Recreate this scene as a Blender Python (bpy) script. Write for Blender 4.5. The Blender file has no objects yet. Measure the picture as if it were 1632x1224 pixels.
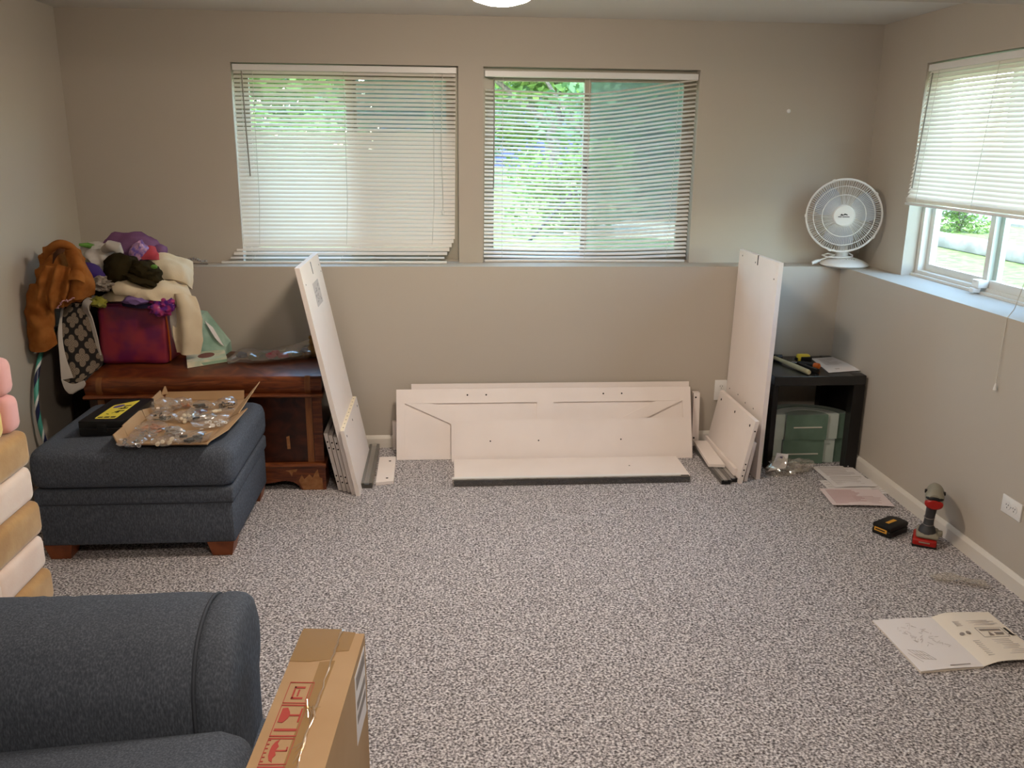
import bpy, bmesh, math, random
from mathutils import Vector, Matrix, noise

S = bpy.context.scene
COL = S.collection
rnd = random.Random(7)
R = math.radians

# ------------------------------------------------------------------ camera, sky, sun, exposure
cam_d = bpy.data.cameras.new('camera'); cam = bpy.data.objects.new('camera', cam_d); COL.objects.link(cam)
cam_d.sensor_width = 36.0; cam_d.lens = 1389.8157 / 1632 * 36.0; cam_d.clip_start = 0.02; cam_d.clip_end = 300
_r = Vector((0.99720547, -0.0740416, 0.00995433)); _u = Vector((0.00993416, 0.26348009, 0.96461368))
_f = Vector((0.07404431, 0.96181915, -0.26347933))
cam.matrix_world = Matrix(((_r.x, _u.x, -_f.x, 0), (_r.y, _u.y, -_f.y, 0), (_r.z, _u.z, -_f.z, 1.6), (0, 0, 0, 1)))
S.camera = cam

world = bpy.data.worlds.new('sky'); S.world = world; world.use_nodes = True
wn = world.node_tree.nodes; wl = world.node_tree.links
sky = wn.new('ShaderNodeTexSky'); sky.sky_type = 'NISHITA'; sky.sun_disc = False
sky.sun_elevation = R(52); sky.sun_rotation = R(215); sky.air_density = 1.3; sky.dust_density = 0.6
wl.new(sky.outputs[0], wn['Background'].inputs[0]); wn['Background'].inputs[1].default_value = 2.7

sun_d = bpy.data.lights.new('sun', 'SUN'); sun = bpy.data.objects.new('sun', sun_d); COL.objects.link(sun)
sun_d.energy = 12.0; sun_d.angle = R(0.6); sun_d.color = (1.0, 0.95, 0.86)
sun.rotation_euler = Vector((0.45, 0.62, -0.98)).to_track_quat('-Z', 'Y').to_euler()

LAMP_STRENGTH = 122.0            # the two ceiling lamps' own light (used in their builder)
S.view_settings.view_transform = 'Standard'; S.view_settings.look = 'None'
S.view_settings.exposure = 0.0; S.view_settings.gamma = 1.0; S.view_settings.use_curve_mapping = False
S.cycles.use_denoising = True
S.cycles.max_bounces = 10; S.cycles.transparent_max_bounces = 24
S.cycles.sample_clamp_indirect = 6.0

# ------------------------------------------------------------------ materials
def lin(h):
    h = h.lstrip('#'); o = []
    for i in (0, 2, 4):
        c = int(h[i:i+2], 16) / 255
        o.append(c / 12.92 if c <= 0.04045 else ((c + 0.055) / 1.055) ** 2.4)
    return (*o, 1)

def mat(name, col, rough=0.6, metal=0.0, spec=0.4, bump=None, var=None, coat=0, sheen=0):
    m = bpy.data.materials.new(name); m.use_nodes = True
    nt = m.node_tree; b = nt.nodes['Principled BSDF']; L = nt.links.new
    b.inputs['Base Color'].default_value = lin(col); b.inputs['Roughness'].default_value = rough
    b.inputs['Metallic'].default_value = metal; b.inputs['Specular IOR Level'].default_value = spec
    b.inputs['Coat Weight'].default_value = coat; b.inputs['Sheen Weight'].default_value = sheen
    if bump or var:
        tc = nt.nodes.new('ShaderNodeTexCoord')
    if var:        # (scale, second colour, detail)
        n = nt.nodes.new('ShaderNodeTexNoise'); n.inputs['Scale'].default_value = var[0]
        n.inputs['Detail'].default_value = var[2] if len(var) > 2 else 3
        r = nt.nodes.new('ShaderNodeValToRGB'); r.color_ramp.elements[0].position = 0.38; r.color_ramp.elements[1].position = 0.64
        r.color_ramp.elements[0].color = lin(col); r.color_ramp.elements[1].color = lin(var[1])
        L(tc.outputs['Object'], n.inputs['Vector']); L(n.outputs['Fac'], r.inputs[0]); L(r.outputs[0], b.inputs['Base Color'])
    if bump:       # (scale, strength, distance)
        n = nt.nodes.new('ShaderNodeTexNoise'); n.inputs['Scale'].default_value = bump[0]; n.inputs['Detail'].default_value = 3
        p = nt.nodes.new('ShaderNodeBump'); p.inputs['Strength'].default_value = bump[1]; p.inputs['Distance'].default_value = bump[2]
        L(tc.outputs['Object'], n.inputs['Vector']); L(n.outputs['Fac'], p.inputs['Height']); L(p.outputs[0], b.inputs['Normal'])
    return m

def film(name, col, clear=0.7, rough=0.15, diff=0.3):
    """thin clear sheet: lets light straight through, a little gloss and a little haze"""
    m = bpy.data.materials.new(name); m.use_nodes = True; nt = m.node_tree; N = nt.nodes.new; L = nt.links.new
    nt.nodes.remove(nt.nodes['Principled BSDF']); out = nt.nodes['Material Output']
    t = N('ShaderNodeBsdfTransparent'); t.inputs[0].default_value = lin(col)
    g = N('ShaderNodeBsdfGlossy'); g.inputs['Roughness'].default_value = rough
    d = N('ShaderNodeBsdfDiffuse'); d.inputs[0].default_value = lin(col)
    a = N('ShaderNodeMixShader'); a.inputs[0].default_value = diff; L(g.outputs[0], a.inputs[1]); L(d.outputs[0], a.inputs[2])
    x = N('ShaderNodeMixShader'); x.inputs[0].default_value = 1 - clear; L(t.outputs[0], x.inputs[1]); L(a.outputs[0], x.inputs[2])
    L(x.outputs[0], out.inputs[0]); return m

def translucent(name, col, amount=0.35, rough=0.5):
    m = bpy.data.materials.new(name); m.use_nodes = True; nt = m.node_tree; N = nt.nodes.new; L = nt.links.new
    b = nt.nodes['Principled BSDF']; b.inputs['Base Color'].default_value = lin(col); b.inputs['Roughness'].default_value = rough
    t = N('ShaderNodeBsdfTranslucent'); t.inputs[0].default_value = lin(col)
    x = N('ShaderNodeMixShader'); x.inputs[0].default_value = amount
    L(b.outputs[0], x.inputs[1]); L(t.outputs[0], x.inputs[2]); L(x.outputs[0], nt.nodes['Material Output'].inputs[0]); return m

def emit(name, col, s):
    m = bpy.data.materials.new(name); m.use_nodes = True; b = m.node_tree.nodes['Principled BSDF']
    b.inputs['Base Color'].default_value = lin(col); b.inputs['Emission Color'].default_value = lin(col)
    b.inputs['Emission Strength'].default_value = s; return m

def ramp_mat(name, stops, scale, detail=2, rough=0.9, bump=(0.6, 0.004), stretch=None, coords='Object', distort=0.0, spec=0.2):
    m = bpy.data.materials.new(name); m.use_nodes = True; nt = m.node_tree; N = nt.nodes.new; L = nt.links.new
    b = nt.nodes['Principled BSDF']; b.inputs['Roughness'].default_value = rough; b.inputs['Specular IOR Level'].default_value = spec
    tc = N('ShaderNodeTexCoord'); mp = N('ShaderNodeMapping'); L(tc.outputs[coords], mp.inputs[0])
    if stretch: mp.inputs['Scale'].default_value = stretch
    n = N('ShaderNodeTexNoise'); n.inputs['Scale'].default_value = scale; n.inputs['Detail'].default_value = detail
    n.inputs['Distortion'].default_value = distort; L(mp.outputs[0], n.inputs['Vector'])
    r = N('ShaderNodeValToRGB'); e = r.color_ramp.elements
    e[0].position, e[0].color = stops[0][0], lin(stops[0][1]); e[1].position, e[1].color = stops[-1][0], lin(stops[-1][1])
    for p, c in stops[1:-1]:
        k = e.new(p); k.color = lin(c)
    L(n.outputs['Fac'], r.inputs[0]); L(r.outputs[0], b.inputs['Base Color'])
    if bump:
        p = N('ShaderNodeBump'); p.inputs['Strength'].default_value = bump[0]; p.inputs['Distance'].default_value = bump[1]
        L(n.outputs['Fac'], p.inputs['Height']); L(p.outputs[0], b.inputs['Normal'])
    return m

M = {}
M['wall'] = mat('wall_paint', '#b9b0a3', 0.75, spec=0.25, bump=(160, 0.12, 0.002))
M['ceiling'] = mat('ceiling_paint', '#cfcac2', 0.9, spec=0.1, bump=(90, 0.3, 0.004))
M['trim'] = mat('white_trim_paint', '#dcd5ca', 0.4, spec=0.4)
M['carpet'] = ramp_mat('speckled_carpet', [(0.30, '#4d494a'), (0.44, '#8f8a8b'), (0.54, '#bdb7b8'), (0.68, '#eeeaea')], 135, 2.0, 1.0, (1.0, 0.008), spec=0.05)
M['vinyl'] = mat('window_vinyl', '#d8d4cc', 0.35)
M['vinyl_tan'] = mat('window_frame_tan', '#a99f8e', 0.4)  # back window frames: backlit shade put into the vinyl colour
M['alu'] = mat('brushed_aluminium', '#b9bcc0', 0.3, metal=0.9)
M['glass'] = film('window_glass', '#f4faf8', 0.93, 0.02, 0.0)
M['screen'] = film('insect_screen', '#dde2e2', 0.70, 0.6, 1.0)
M['slat'] = translucent('blind_slat', '#efe8e0', 0.14, 0.45)
M['white_plastic'] = mat('white_plastic', '#e6e4e0', 0.35)
M['cord'] = mat('white_cord', '#d9d4ca', 0.7)
M['blue_fabric'] = ramp_mat('blue_grey_upholstery', [(0.3, '#454a53'), (0.5, '#525862'), (0.72, '#656c78')], 260, 4, 0.95, (0.35, 0.0015), stretch=(1, 1, 0.35), spec=0.1)
M['piping'] = mat('upholstery_piping', '#3e434c', 0.9)
M['foot'] = mat('stained_wood_foot', '#8a4a26', 0.4, var=(14, '#6e3618'))
M['walnut'] = ramp_mat('walnut_veneer', [(0.25, '#3a190b'), (0.45, '#5a2a13'), (0.6, '#703a1b'), (0.8, '#8a4f27')], 7, 5, 0.32, None, stretch=(1.2, 1, 9), distort=1.2, spec=0.5)
M['walnut_dark'] = ramp_mat('burl_veneer', [(0.3, '#1f0c06'), (0.5, '#341508'), (0.75, '#48200f')], 9, 6, 0.3, None, distort=2.5, spec=0.5)
M['walnut_light'] = ramp_mat('inlay_veneer', [(0.3, '#6a3a1c'), (0.55, '#80502a'), (0.8, '#8e5f36')], 8, 4, 0.35, None, stretch=(6, 1, 1), spec=0.5)
M['walnut_worn'] = mat('worn_bare_wood', '#9c6c44', 0.7, var=(30, '#84552f'))
M['board'] = mat('white_melamine', '#f0e6e0', 0.45, spec=0.35, var=(3, '#ebe0d9'))
M['board_edge'] = mat('board_edge', '#d8c8b4', 0.6)
M['hole'] = mat('drilled_hole', '#1c1714', 0.9)
M['black_lam'] = mat('black_laminate', '#141211', 0.4, spec=0.4)
M['black_lam_top'] = mat('black_table_top', '#1c1d1f', 0.22, spec=0.6)
M['black_plastic'] = mat('black_plastic', '#0d0d0e', 0.5)
M['grey_plastic'] = mat('dark_grey_plastic', '#3a3a3c', 0.5)
M['black_metal'] = mat('dark_rail_metal', '#2a2a2c', 0.35, metal=0.6)
M['rail_grey'] = mat('grey_rail', '#57544f', 0.4, metal=0.4)
M['cardboard'] = mat('cardboard', '#b39573', 0.85, spec=0.15, var=(4, '#aa8a67'), bump=(30, 0.15, 0.003))
M['cardboard_dark'] = mat('cardboard_edge', '#9a7448', 0.9)
M['tape_brown'] = mat('brown_packing_tape', '#9a7a50', 0.18, spec=0.7, coat=0.4)
M['clear_tape'] = film('clear_tape', '#fff6e6', 0.72, 0.12, 0.2)
M['red_ink'] = mat('red_ink', '#a8423a', 0.8)
M['paper'] = mat('white_paper', '#e3dedd', 0.85, spec=0.1)
M['paper_pink'] = mat('pinkish_paper', '#dfd0d0', 0.85, spec=0.1)
M['paper_warm'] = mat('manual_paper', '#e6ddd0', 0.8, spec=0.1)
M['ink'] = mat('grey_ink', '#8d8480', 0.9)
M['ink_dark'] = mat('black_ink', '#26211f', 0.9)
M['ink_pale'] = mat('pale_print', '#c3bab6', 0.9)
M['ink_pink'] = mat('pink_print', '#cfb3b3', 0.9)
M['green_suede'] = mat('green_suede', '#6a8474', 0.95, sheen=0.4, var=(9, '#5b7564'), bump=(120, 0.2, 0.002))
M['pale_suede'] = mat('pale_green_suede', '#c8d3cc', 0.95, sheen=0.3, var=(8, '#bac7bf'), bump=(120, 0.2, 0.002))
M['tan_suede'] = mat('tan_suede', '#c39a62', 0.95, sheen=0.4, var=(9, '#b0844c'), bump=(120, 0.2, 0.002))
M['cream_suede'] = mat('cream_suede', '#f1dccb', 0.95, sheen=0.3, var=(7, '#ead0bd'), bump=(120, 0.2, 0.002))
M['pink_suede'] = mat('pink_suede', '#efb3b0', 0.95, sheen=0.3)
M['yellow_suede'] = mat('yellow_suede', '#f0d07e', 0.95, sheen=0.3)
M['film'] = film('clear_polybag', '#fdfaf6', 0.76, 0.10, 0.30)
M['wrap'] = film('shiny_wrap', '#f4f2f0', 0.86, 0.08, 0.06)
M['film_grey'] = film('cloudy_polybag', '#ded8d2', 0.5, 0.2, 0.5)
M['zinc'] = mat('zinc_hardware', '#c4c4c6', 0.25, metal=1.0)
M['steel_dark'] = mat('dark_hardware', '#2e2c2c', 0.3, metal=0.7)
M['dowel'] = mat('wood_dowel', '#bb7f58', 0.7)
M['nylon'] = mat('cream_nylon', '#efe2c8', 0.5)
M['maroon'] = mat('maroon_plastic', '#5a2a2c', 0.5)
M['yellow_label'] = mat('yellow_label', '#e3cf4a', 0.5)
M['amber_label'] = mat('amber_label', '#d79c36', 0.5)
M['purple_print'] = mat('purple_print', '#5d4f86', 0.6)
M['red_plastic'] = mat('red_plastic', '#a31a12', 0.4)
M['tool_grey'] = mat('tool_grey_housing', '#8f8a7a', 0.5)
M['yellow_plastic'] = mat('yellow_plastic', '#e0c43a', 0.45)
M['orange'] = mat('orange_grip', '#d9691e', 0.45)
M['hickory'] = mat('pale_wood_handle', '#c9bd96', 0.5, var=(20, '#b9ab83'))
M['rust_cloth'] = mat('rust_brown_cloth', '#98602f', 0.95, spec=0.1, var=(18, '#874f22'), bump=(90, 0.25, 0.002))
M['rust_lining'] = mat('coat_lining', '#4a2a14', 0.95)  # dark brown painted for shade inside the coat's collar
M['lace'] = mat('pink_lace', '#b58a90', 0.9)
M['black_cloth'] = mat('black_cloth', '#16120f', 0.95, spec=0.1, bump=(60, 0.3, 0.003))
M['grey_hem'] = mat('pale_grey_hem', '#b5ada4', 0.95)
M['cream_cloth'] = mat('cream_knit', '#dccdb0', 0.95, spec=0.1, bump=(140, 0.35, 0.002))
M['olive_cloth'] = mat('dark_olive_cloth', '#2b2412', 0.95, spec=0.1, bump=(120, 0.3, 0.002))
M['white_cloth'] = mat('white_grey_cloth', '#cbc5bd', 0.95, var=(14, '#b3ada6'))
M['grey_fur'] = mat('grey_fur', '#a79c8f', 1.0, var=(60, '#7d7268'), bump=(160, 0.8, 0.006))
M['tulle'] = film('purple_tulle', '#a878a8', 0.58, 0.5, 0.95)
M['coral'] = mat('coral_satin', '#c8505a', 0.5, var=(12, '#a73748'))
M['pink_satin'] = mat('pink_satin', '#d08a92', 0.6)
M['iris'] = mat('purple_shimmer', '#6a55a8', 0.35, var=(45, '#d6a3b8', 2), coat=0.3)
M['packet'] = mat('purple_packet', '#3a2878', 0.25, spec=0.6, coat=0.5)
M['sequin'] = mat('purple_sequins', '#4a1a7a', 0.3, var=(38, '#b23a78', 1), coat=0.4)
M['lilac'] = mat('lilac_cloth', '#7d639a', 0.9)
M['navy'] = mat('navy_cloth', '#1d1838', 0.9)
M['chartreuse'] = mat('yellow_green_cloth', '#9a9636', 0.8, var=(40, '#6f7030'))
M['green_cloth'] = mat('green_band', '#5c8a38', 0.8)
M['magenta_bin'] = mat('magenta_fabric', '#6c1a4a', 0.4, spec=0.45, var=(11, '#94303f', 2), coat=0.15)
M['bin_trim'] = mat('plum_trim', '#5a163a', 0.5)
M['mint'] = mat('mint_paper_bag', '#8fb3a0', 0.5, var=(9, '#b3cfc0'))
M['mint_pale'] = mat('pale_mint_box', '#e3d9bf', 0.6, var=(16, '#bccbb0'))
M['mint_side'] = mat('mint_box_side', '#93b398', 0.6)
M['brown_print'] = mat('brown_photo_print', '#7d4a3e', 0.6)
M['toy_red'] = mat('red_toy', '#b04a52', 0.5)
M['toy_green'] = mat('olive_toy', '#6b6a4c', 0.6)
M['toy_tan'] = mat('tan_toy', '#a98a58', 0.8, var=(30, '#8d6c40'))
M['toy_blue'] = mat('blue_grey_toy', '#5a6070', 0.5)
M['crystal'] = film('clear_acrylic', '#ffffff', 0.55, 0.05, 0.1)
M['blade'] = translucent('pale_grey_blade', '#b4b8c4', 0.25)
M['bark'] = mat('tree_bark', '#6f665c', 0.9, var=(12, '#4a433c'), bump=(30, 0.6, 0.02))
M['leaf'] = translucent('green_leaf', '#66833c', 0.4)
M['leaf_dark'] = translucent('deep_green_leaf', '#48683a', 0.4)
M['lawn'] = ramp_mat('lawn_grass', [(0.3, '#53663c'), (0.5, '#667644'), (0.75, '#838c5a')], 14, 6, 1.0, (0.5, 0.02))
M['siding'] = mat('blue_siding', '#2f3a5c', 0.7)
M['roof'] = mat('roof_shingle', '#55504c', 0.9, var=(20, '#44403c'))
M['concrete'] = mat('kerb_concrete', '#84827e', 0.9, var=(10, '#6e6c68'))
M['gravel'] = ramp_mat('pale_gravel', [(0.3, '#b5a48e'), (0.7, '#ddd0bc')], 30, 4, 1.0, (0.6, 0.02))

def quatrefoil():
    m = bpy.data.materials.new('quatrefoil_cloth'); m.use_nodes = True; nt = m.node_tree; N = nt.nodes.new; L = nt.links.new
    b = nt.nodes['Principled BSDF']; b.inputs['Roughness'].default_value = 0.95
    uv = N('ShaderNodeUVMap'); mp = N('ShaderNodeMapping'); L(uv.outputs[0], mp.inputs[0])
    mp.inputs['Rotation'].default_value = (0, 0, R(38)); mp.inputs['Scale'].default_value = (15.5, 15.5, 1)
    sx = N('ShaderNodeSeparateXYZ'); L(mp.outputs[0], sx.inputs[0])
    def mth(op, a, c=None):
        n = N('ShaderNodeMath'); n.operation = op
        for i, v in enumerate((a, c)):
            if v is None: continue
            if isinstance(v, (int, float)): n.inputs[i].default_value = v
            else: L(v, n.inputs[i])
        return n.outputs[0]
    def cell(o): return mth('ABSOLUTE', mth('SUBTRACT', mth('FRACT', o), 0.5))
    ax, ay = cell(sx.outputs[0]), cell(sx.outputs[1])
    def ln(a, c): return mth('SQRT', mth('ADD', mth('MULTIPLY', a, a), mth('MULTIPLY', c, c)))
    off = 0.2
    d = mth('MINIMUM', ln(mth('SUBTRACT', ax, off), mth('SUBTRACT', ay, off)), ln(ax, ay))
    inside = mth('LESS_THAN', d, 0.22)
    ring = mth('GREATER_THAN', mth('SINE', mth('MULTIPLY', d, 70)), 0.55)
    mx = N('ShaderNodeMix'); mx.data_type = 'RGBA'; L(ring, mx.inputs[0]); mx.inputs[6].default_value = lin('#7d6f5e'); mx.inputs[7].default_value = lin('#4e4236')
    m2 = N('ShaderNodeMix'); m2.data_type = 'RGBA'; L(inside, m2.inputs[0]); m2.inputs[6].default_value = lin('#120d0a'); L(mx.outputs[2], m2.inputs[7])
    L(m2.outputs[2], b.inputs['Base Color']); return m
M['quatrefoil'] = quatrefoil()

def spiral():
    m = bpy.data.materials.new('hoop_stripes'); m.use_nodes = True; nt = m.node_tree; N = nt.nodes.new; L = nt.links.new
    b = nt.nodes['Principled BSDF']; b.inputs['Roughness'].default_value = 0.3
    uv = N('ShaderNodeUVMap'); s = N('ShaderNodeSeparateXYZ'); L(uv.outputs[0], s.inputs[0])
    a = N('ShaderNodeMath'); a.operation = 'MULTIPLY_ADD'; L(s.outputs[0], a.inputs[0]); a.inputs[1].default_value = 14; L(s.outputs[1], a.inputs[2])
    f = N('ShaderNodeMath'); f.operation = 'FRACT'; L(a.outputs[0], f.inputs[0])
    r = N('ShaderNodeValToRGB'); r.color_ramp.interpolation = 'CONSTANT'; e = r.color_ramp.elements
    e[0].position, e[0].color = 0, lin('#4fa595'); e[1].position, e[1].color = 0.45, lin('#e0e6e2')
    k = e.new(0.62); k.color = lin('#1c2348')
    L(f.outputs[0], r.inputs[0]); L(r.outputs[0], b.inputs['Base Color']); return m
M['hoop'] = spiral()

# ------------------------------------------------------------------ geometry helpers
def B(): return bmesh.new()
def V(*a): return Vector(a[0]) if len(a) == 1 else Vector(a)

def quad_box(bm, P):
    """P: 8 points, bottom ring 0-3 then top ring 4-7"""
    v = [bm.verts.new(p) for p in P]
    for f in ((3, 2, 1, 0), (4, 5, 6, 7), (0, 1, 5, 4), (1, 2, 6, 5), (2, 3, 7, 6), (3, 0, 4, 7)):
        bm.faces.new([v[i] for i in f])
    return v

def box(bm, a, b, Mx=None):
    (x0, y0, z0), (x1, y1, z1) = a, b
    P = [V(x0, y0, z0), V(x1, y0, z0), V(x1, y1, z0), V(x0, y1, z0), V(x0, y0, z1), V(x1, y0, z1), V(x1, y1, z1), V(x0, y1, z1)]
    if Mx is not None: P = [Mx @ p for p in P]
    quad_box(bm, P); return bm

def rbox(bm, a, b, r, seg=3, Mx=None):
    """box with rounded edges"""
    t = bmesh.new(); box(t, a, b)
    bmesh.ops.bevel(t, geom=t.edges[:], offset=r, segments=seg, profile=0.5, affect='EDGES', clamp_overlap=True)
    if Mx is not None: t.transform(Mx)
    merge(bm, t); return bm

def merge(bm, t):
    mp = {v: bm.verts.new(v.co) for v in t.verts}
    ul = t.loops.layers.uv.active; un = bm.loops.layers.uv.verify() if ul else None
    for f in t.faces:
        try: g = bm.faces.new([mp[v] for v in f.verts])
        except ValueError: continue
        if ul:
            for a, c in zip(g.loops, f.loops): a[un].uv = c[ul].uv
    t.free()

def frame_of(d):
    d = d.normalized(); a = Vector((0, 0, 1)) if abs(d.z) < 0.9 else Vector((1, 0, 0))
    x = d.cross(a).normalized(); return x, x.cross(d).normalized()

def tube(bm, pts, r, n=8, closed=False, caps=True, uv=False):
    pts = [V(p) for p in pts]; m = len(pts); rings = []
    rr = r if isinstance(r, (list, tuple)) else [r] * m
    px = None
    for i, p in enumerate(pts):
        if closed: d = pts[(i + 1) % m] - pts[i - 1]
        else: d = pts[min(i + 1, m - 1)] - pts[max(i - 1, 0)]
        d.normalize()
        if px is None: x, y = frame_of(d)
        else:
            x = (px - d * px.dot(d)).normalized(); y = x.cross(d)
        px = x
        rings.append([bm.verts.new(p + (x * math.cos(2 * math.pi * k / n) + y * math.sin(2 * math.pi * k / n)) * rr[i]) for k in range(n)])
    ul = bm.loops.layers.uv.verify() if uv else None
    for i in range(m if closed else m - 1):
        a, b = rings[i], rings[(i + 1) % m]
        for k in range(n):
            f = bm.faces.new((a[k], a[(k + 1) % n], b[(k + 1) % n], b[k]))
            if uv:
                for l, (s, t) in zip(f.loops, ((i, k), (i, k + 1), (i + 1, k + 1), (i + 1, k))): l[ul].uv = (s / m, t / n)
    if caps and not closed:
        bm.faces.new(rings[0]); bm.faces.new(rings[-1][::-1])
    return bm

def cyl(bm, a, b, r, n=12, r2=None): return tube(bm, [a, b], [r, r if r2 is None else r2], n)

def lathe(bm, prof, Mx=None, n=24):
    """prof: (radius, height) from bottom to top, turned about z"""
    rings = []
    for r, z in prof:
        if r < 1e-5: rings.append([bm.verts.new(V(0, 0, z))])
        else: rings.append([bm.verts.new(V(r * math.cos(2 * math.pi * k / n), r * math.sin(2 * math.pi * k / n), z)) for k in range(n)])
    for a, b in zip(rings, rings[1:]):
        for k in range(n):
            if len(a) == 1 and len(b) == 1: continue
            if len(a) == 1: bm.faces.new((a[0], b[k], b[(k + 1) % n]))
            elif len(b) == 1: bm.faces.new((a[k], a[(k + 1) % n], b[0]))
            else: bm.faces.new((a[k], a[(k + 1) % n], b[(k + 1) % n], b[k]))
    if Mx is not None:
        vs = [v for r in rings for v in r]
        for v in vs: v.co = Mx @ v.co
    return bm

def prism(bm, pts, z0, z1, Mx=None):
    a = [bm.verts.new(V(x, y, z0)) for x, y in pts]; b = [bm.verts.new(V(x, y, z1)) for x, y in pts]; n = len(pts)
    bm.faces.new(a[::-1]); bm.faces.new(b)
    for i in range(n): bm.faces.new((a[i], a[(i + 1) % n], b[(i + 1) % n], b[i]))
    if Mx is not None:
        for v in a + b: v.co = Mx @ v.co
    return bm

def loft(bm, rings, caps=True):
    rs = [[bm.verts.new(p) for p in r] for r in rings]; n = len(rs[0])
    for a, b in zip(rs, rs[1:]):
        for k in range(n): bm.faces.new((a[k], a[(k + 1) % n], b[(k + 1) % n], b[k]))
    if caps: bm.faces.new(rs[0][::-1]); bm.faces.new(rs[-1])
    return bm

def cr(p, t):
    """Catmull-Rom through the points p, t in 0..1"""
    n = len(p) - 1; s = min(t * n, n - 1e-6); i = int(s); f = s - i
    a, b, c, d = p[max(i - 1, 0)], p[i], p[i + 1], p[min(i + 2, n)]
    return 0.5 * ((2 * b) + (c - a) * f + (2 * a - 5 * b + 4 * c - d) * f * f + (3 * b - a - 3 * c + d) * f ** 3)

def sheet(bm, rows, nu=16, nv=16, thick=0.006, amp=0.0, freq=10, seed=0, fold=0.0, nf=5, crease=0.0, cf=14):
    """cloth or paper through a net of points, wrinkled and given a thickness"""
    rows = [[V(p) for p in r] for r in rows]
    G = [[None] * (nu + 1) for _ in range(nv + 1)]
    cols = [[cr(r, u / nu) for u in range(nu + 1)] for r in rows]
    for u in range(nu + 1):
        c = [cols[i][u] for i in range(len(rows))]
        for v in range(nv + 1): G[v][u] = cr(c, v / nv)
    N_ = [[None] * (nu + 1) for _ in range(nv + 1)]
    for v in range(nv + 1):
        for u in range(nu + 1):
            a = G[v][min(u + 1, nu)] - G[v][max(u - 1, 0)]; b = G[min(v + 1, nv)][u] - G[max(v - 1, 0)][u]
            n = a.cross(b); N_[v][u] = n.normalized() if n.length > 1e-9 else Vector((0, -1, 0))
    off = Vector((seed * 3.17, seed * 1.31, seed * 7.7))
    for v in range(nv + 1):
        for u in range(nu + 1):
            d = noise.noise(G[v][u] * freq + off) * amp + noise.noise(G[v][u] * freq * 2.3 + off) * amp * 0.4
            d += fold * math.sin(2 * math.pi * nf * u / nu + 2.2 * noise.noise(G[v][u] * 5 + off))
            if crease:
                q = G[v][u]; s = noise.noise(Vector((q.x * cf + q.z * cf * .5, q.y * cf, q.z * cf * .55)) + off) ; d += crease * (abs(s) * 2 - .5)
            G[v][u] = G[v][u] + N_[v][u] * d
    top = [[bm.verts.new(G[v][u]) for u in range(nu + 1)] for v in range(nv + 1)]
    bot = [[bm.verts.new(G[v][u] - N_[v][u] * thick) for u in range(nu + 1)] for v in range(nv + 1)]
    ul = bm.loops.layers.uv.verify()
    w = sum((G[nv // 2][i + 1] - G[nv // 2][i]).length for i in range(nu)); h = sum((G[i + 1][nu // 2] - G[i][nu // 2]).length for i in range(nv))
    for v in range(nv):
        for u in range(nu):
            f = bm.faces.new((top[v][u], top[v][u + 1], top[v + 1][u + 1], top[v + 1][u]))
            for l, (a, b) in zip(f.loops, ((u, v), (u + 1, v), (u + 1, v + 1), (u, v + 1))): l[ul].uv = (a / nu * w, b / nv * h)
            f = bm.faces.new((bot[v][u], bot[v + 1][u], bot[v + 1][u + 1], bot[v][u + 1]))
            for l, (a, b) in zip(f.loops, ((u, v), (u, v + 1), (u + 1, v + 1), (u + 1, v))): l[ul].uv = (a / nu * w, b / nv * h)
    for u in range(nu):
        bm.faces.new((top[0][u], bot[0][u], bot[0][u + 1], top[0][u + 1])); bm.faces.new((top[nv][u], top[nv][u + 1], bot[nv][u + 1], bot[nv][u]))
    for v in range(nv):
        bm.faces.new((top[v][0], top[v + 1][0], bot[v + 1][0], bot[v][0])); bm.faces.new((top[v][nu], bot[v][nu], bot[v + 1][nu], top[v + 1][nu]))
    return bm

def blob(bm, c, rad, amp=0.25, freq=2.0, seed=0, sub=3, flat=None, Mx=None):
    """crumpled lump; flat = lowest z allowed"""
    t = bmesh.new(); bmesh.ops.create_icosphere(t, subdivisions=sub, radius=1)
    off = Vector((seed * 2.3, seed * 5.1, seed * 0.7)); c = V(c)
    for v in t.verts:
        d = 1 + amp * noise.noise(v.co * freq + off) + amp * 0.5 * noise.noise(v.co * freq * 2.4 + off)
        p = Vector((v.co.x * rad[0], v.co.y * rad[1], v.co.z * rad[2])) * d
        if Mx is not None: p = Mx @ p
        p = c + p
        if flat is not None and p.z < flat: p.z = flat
        v.co = p
    merge(bm, t); return bm

# ------------------------------------------------------------------ object helpers
ORG = {}
def tag(o, label, cat, group=None):
    o['label'] = label; o['category'] = cat
    if group: o['group'] = group
    return o

def obj(name, bm, m, parent=None, smooth=True, angle=40):
    bmesh.ops.recalc_face_normals(bm, faces=bm.faces[:])
    me = bpy.data.meshes.new(name)
    if parent is not None: o_ = ORG[parent.name]
    else:
        xs = [v.co for v in bm.verts]
        lo = [min(c[i] for c in xs) for i in range(3)]; hi = [max(c[i] for c in xs) for i in range(3)]
        o_ = Vector(((lo[0] + hi[0]) / 2, (lo[1] + hi[1]) / 2, lo[2]))
    bm.transform(Matrix.Translation(-o_)); bm.to_mesh(me); bm.free()
    o = bpy.data.objects.new(name, me); COL.objects.link(o); me.materials.append(M[m] if isinstance(m, str) else m)
    if parent is not None: o.parent = parent
    else: o.location = o_
    ORG[o.name] = o_
    if smooth:
        for p in me.polygons: p.use_smooth = True
        sharp(me, R(angle))
    return o

def sharp(me, ang):
    b = bmesh.new(); b.from_mesh(me)
    for e in b.edges:
        e.smooth = not (len(e.link_faces) == 2 and e.calc_face_angle(0) > ang)
    b.to_mesh(me); b.free()

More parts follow.
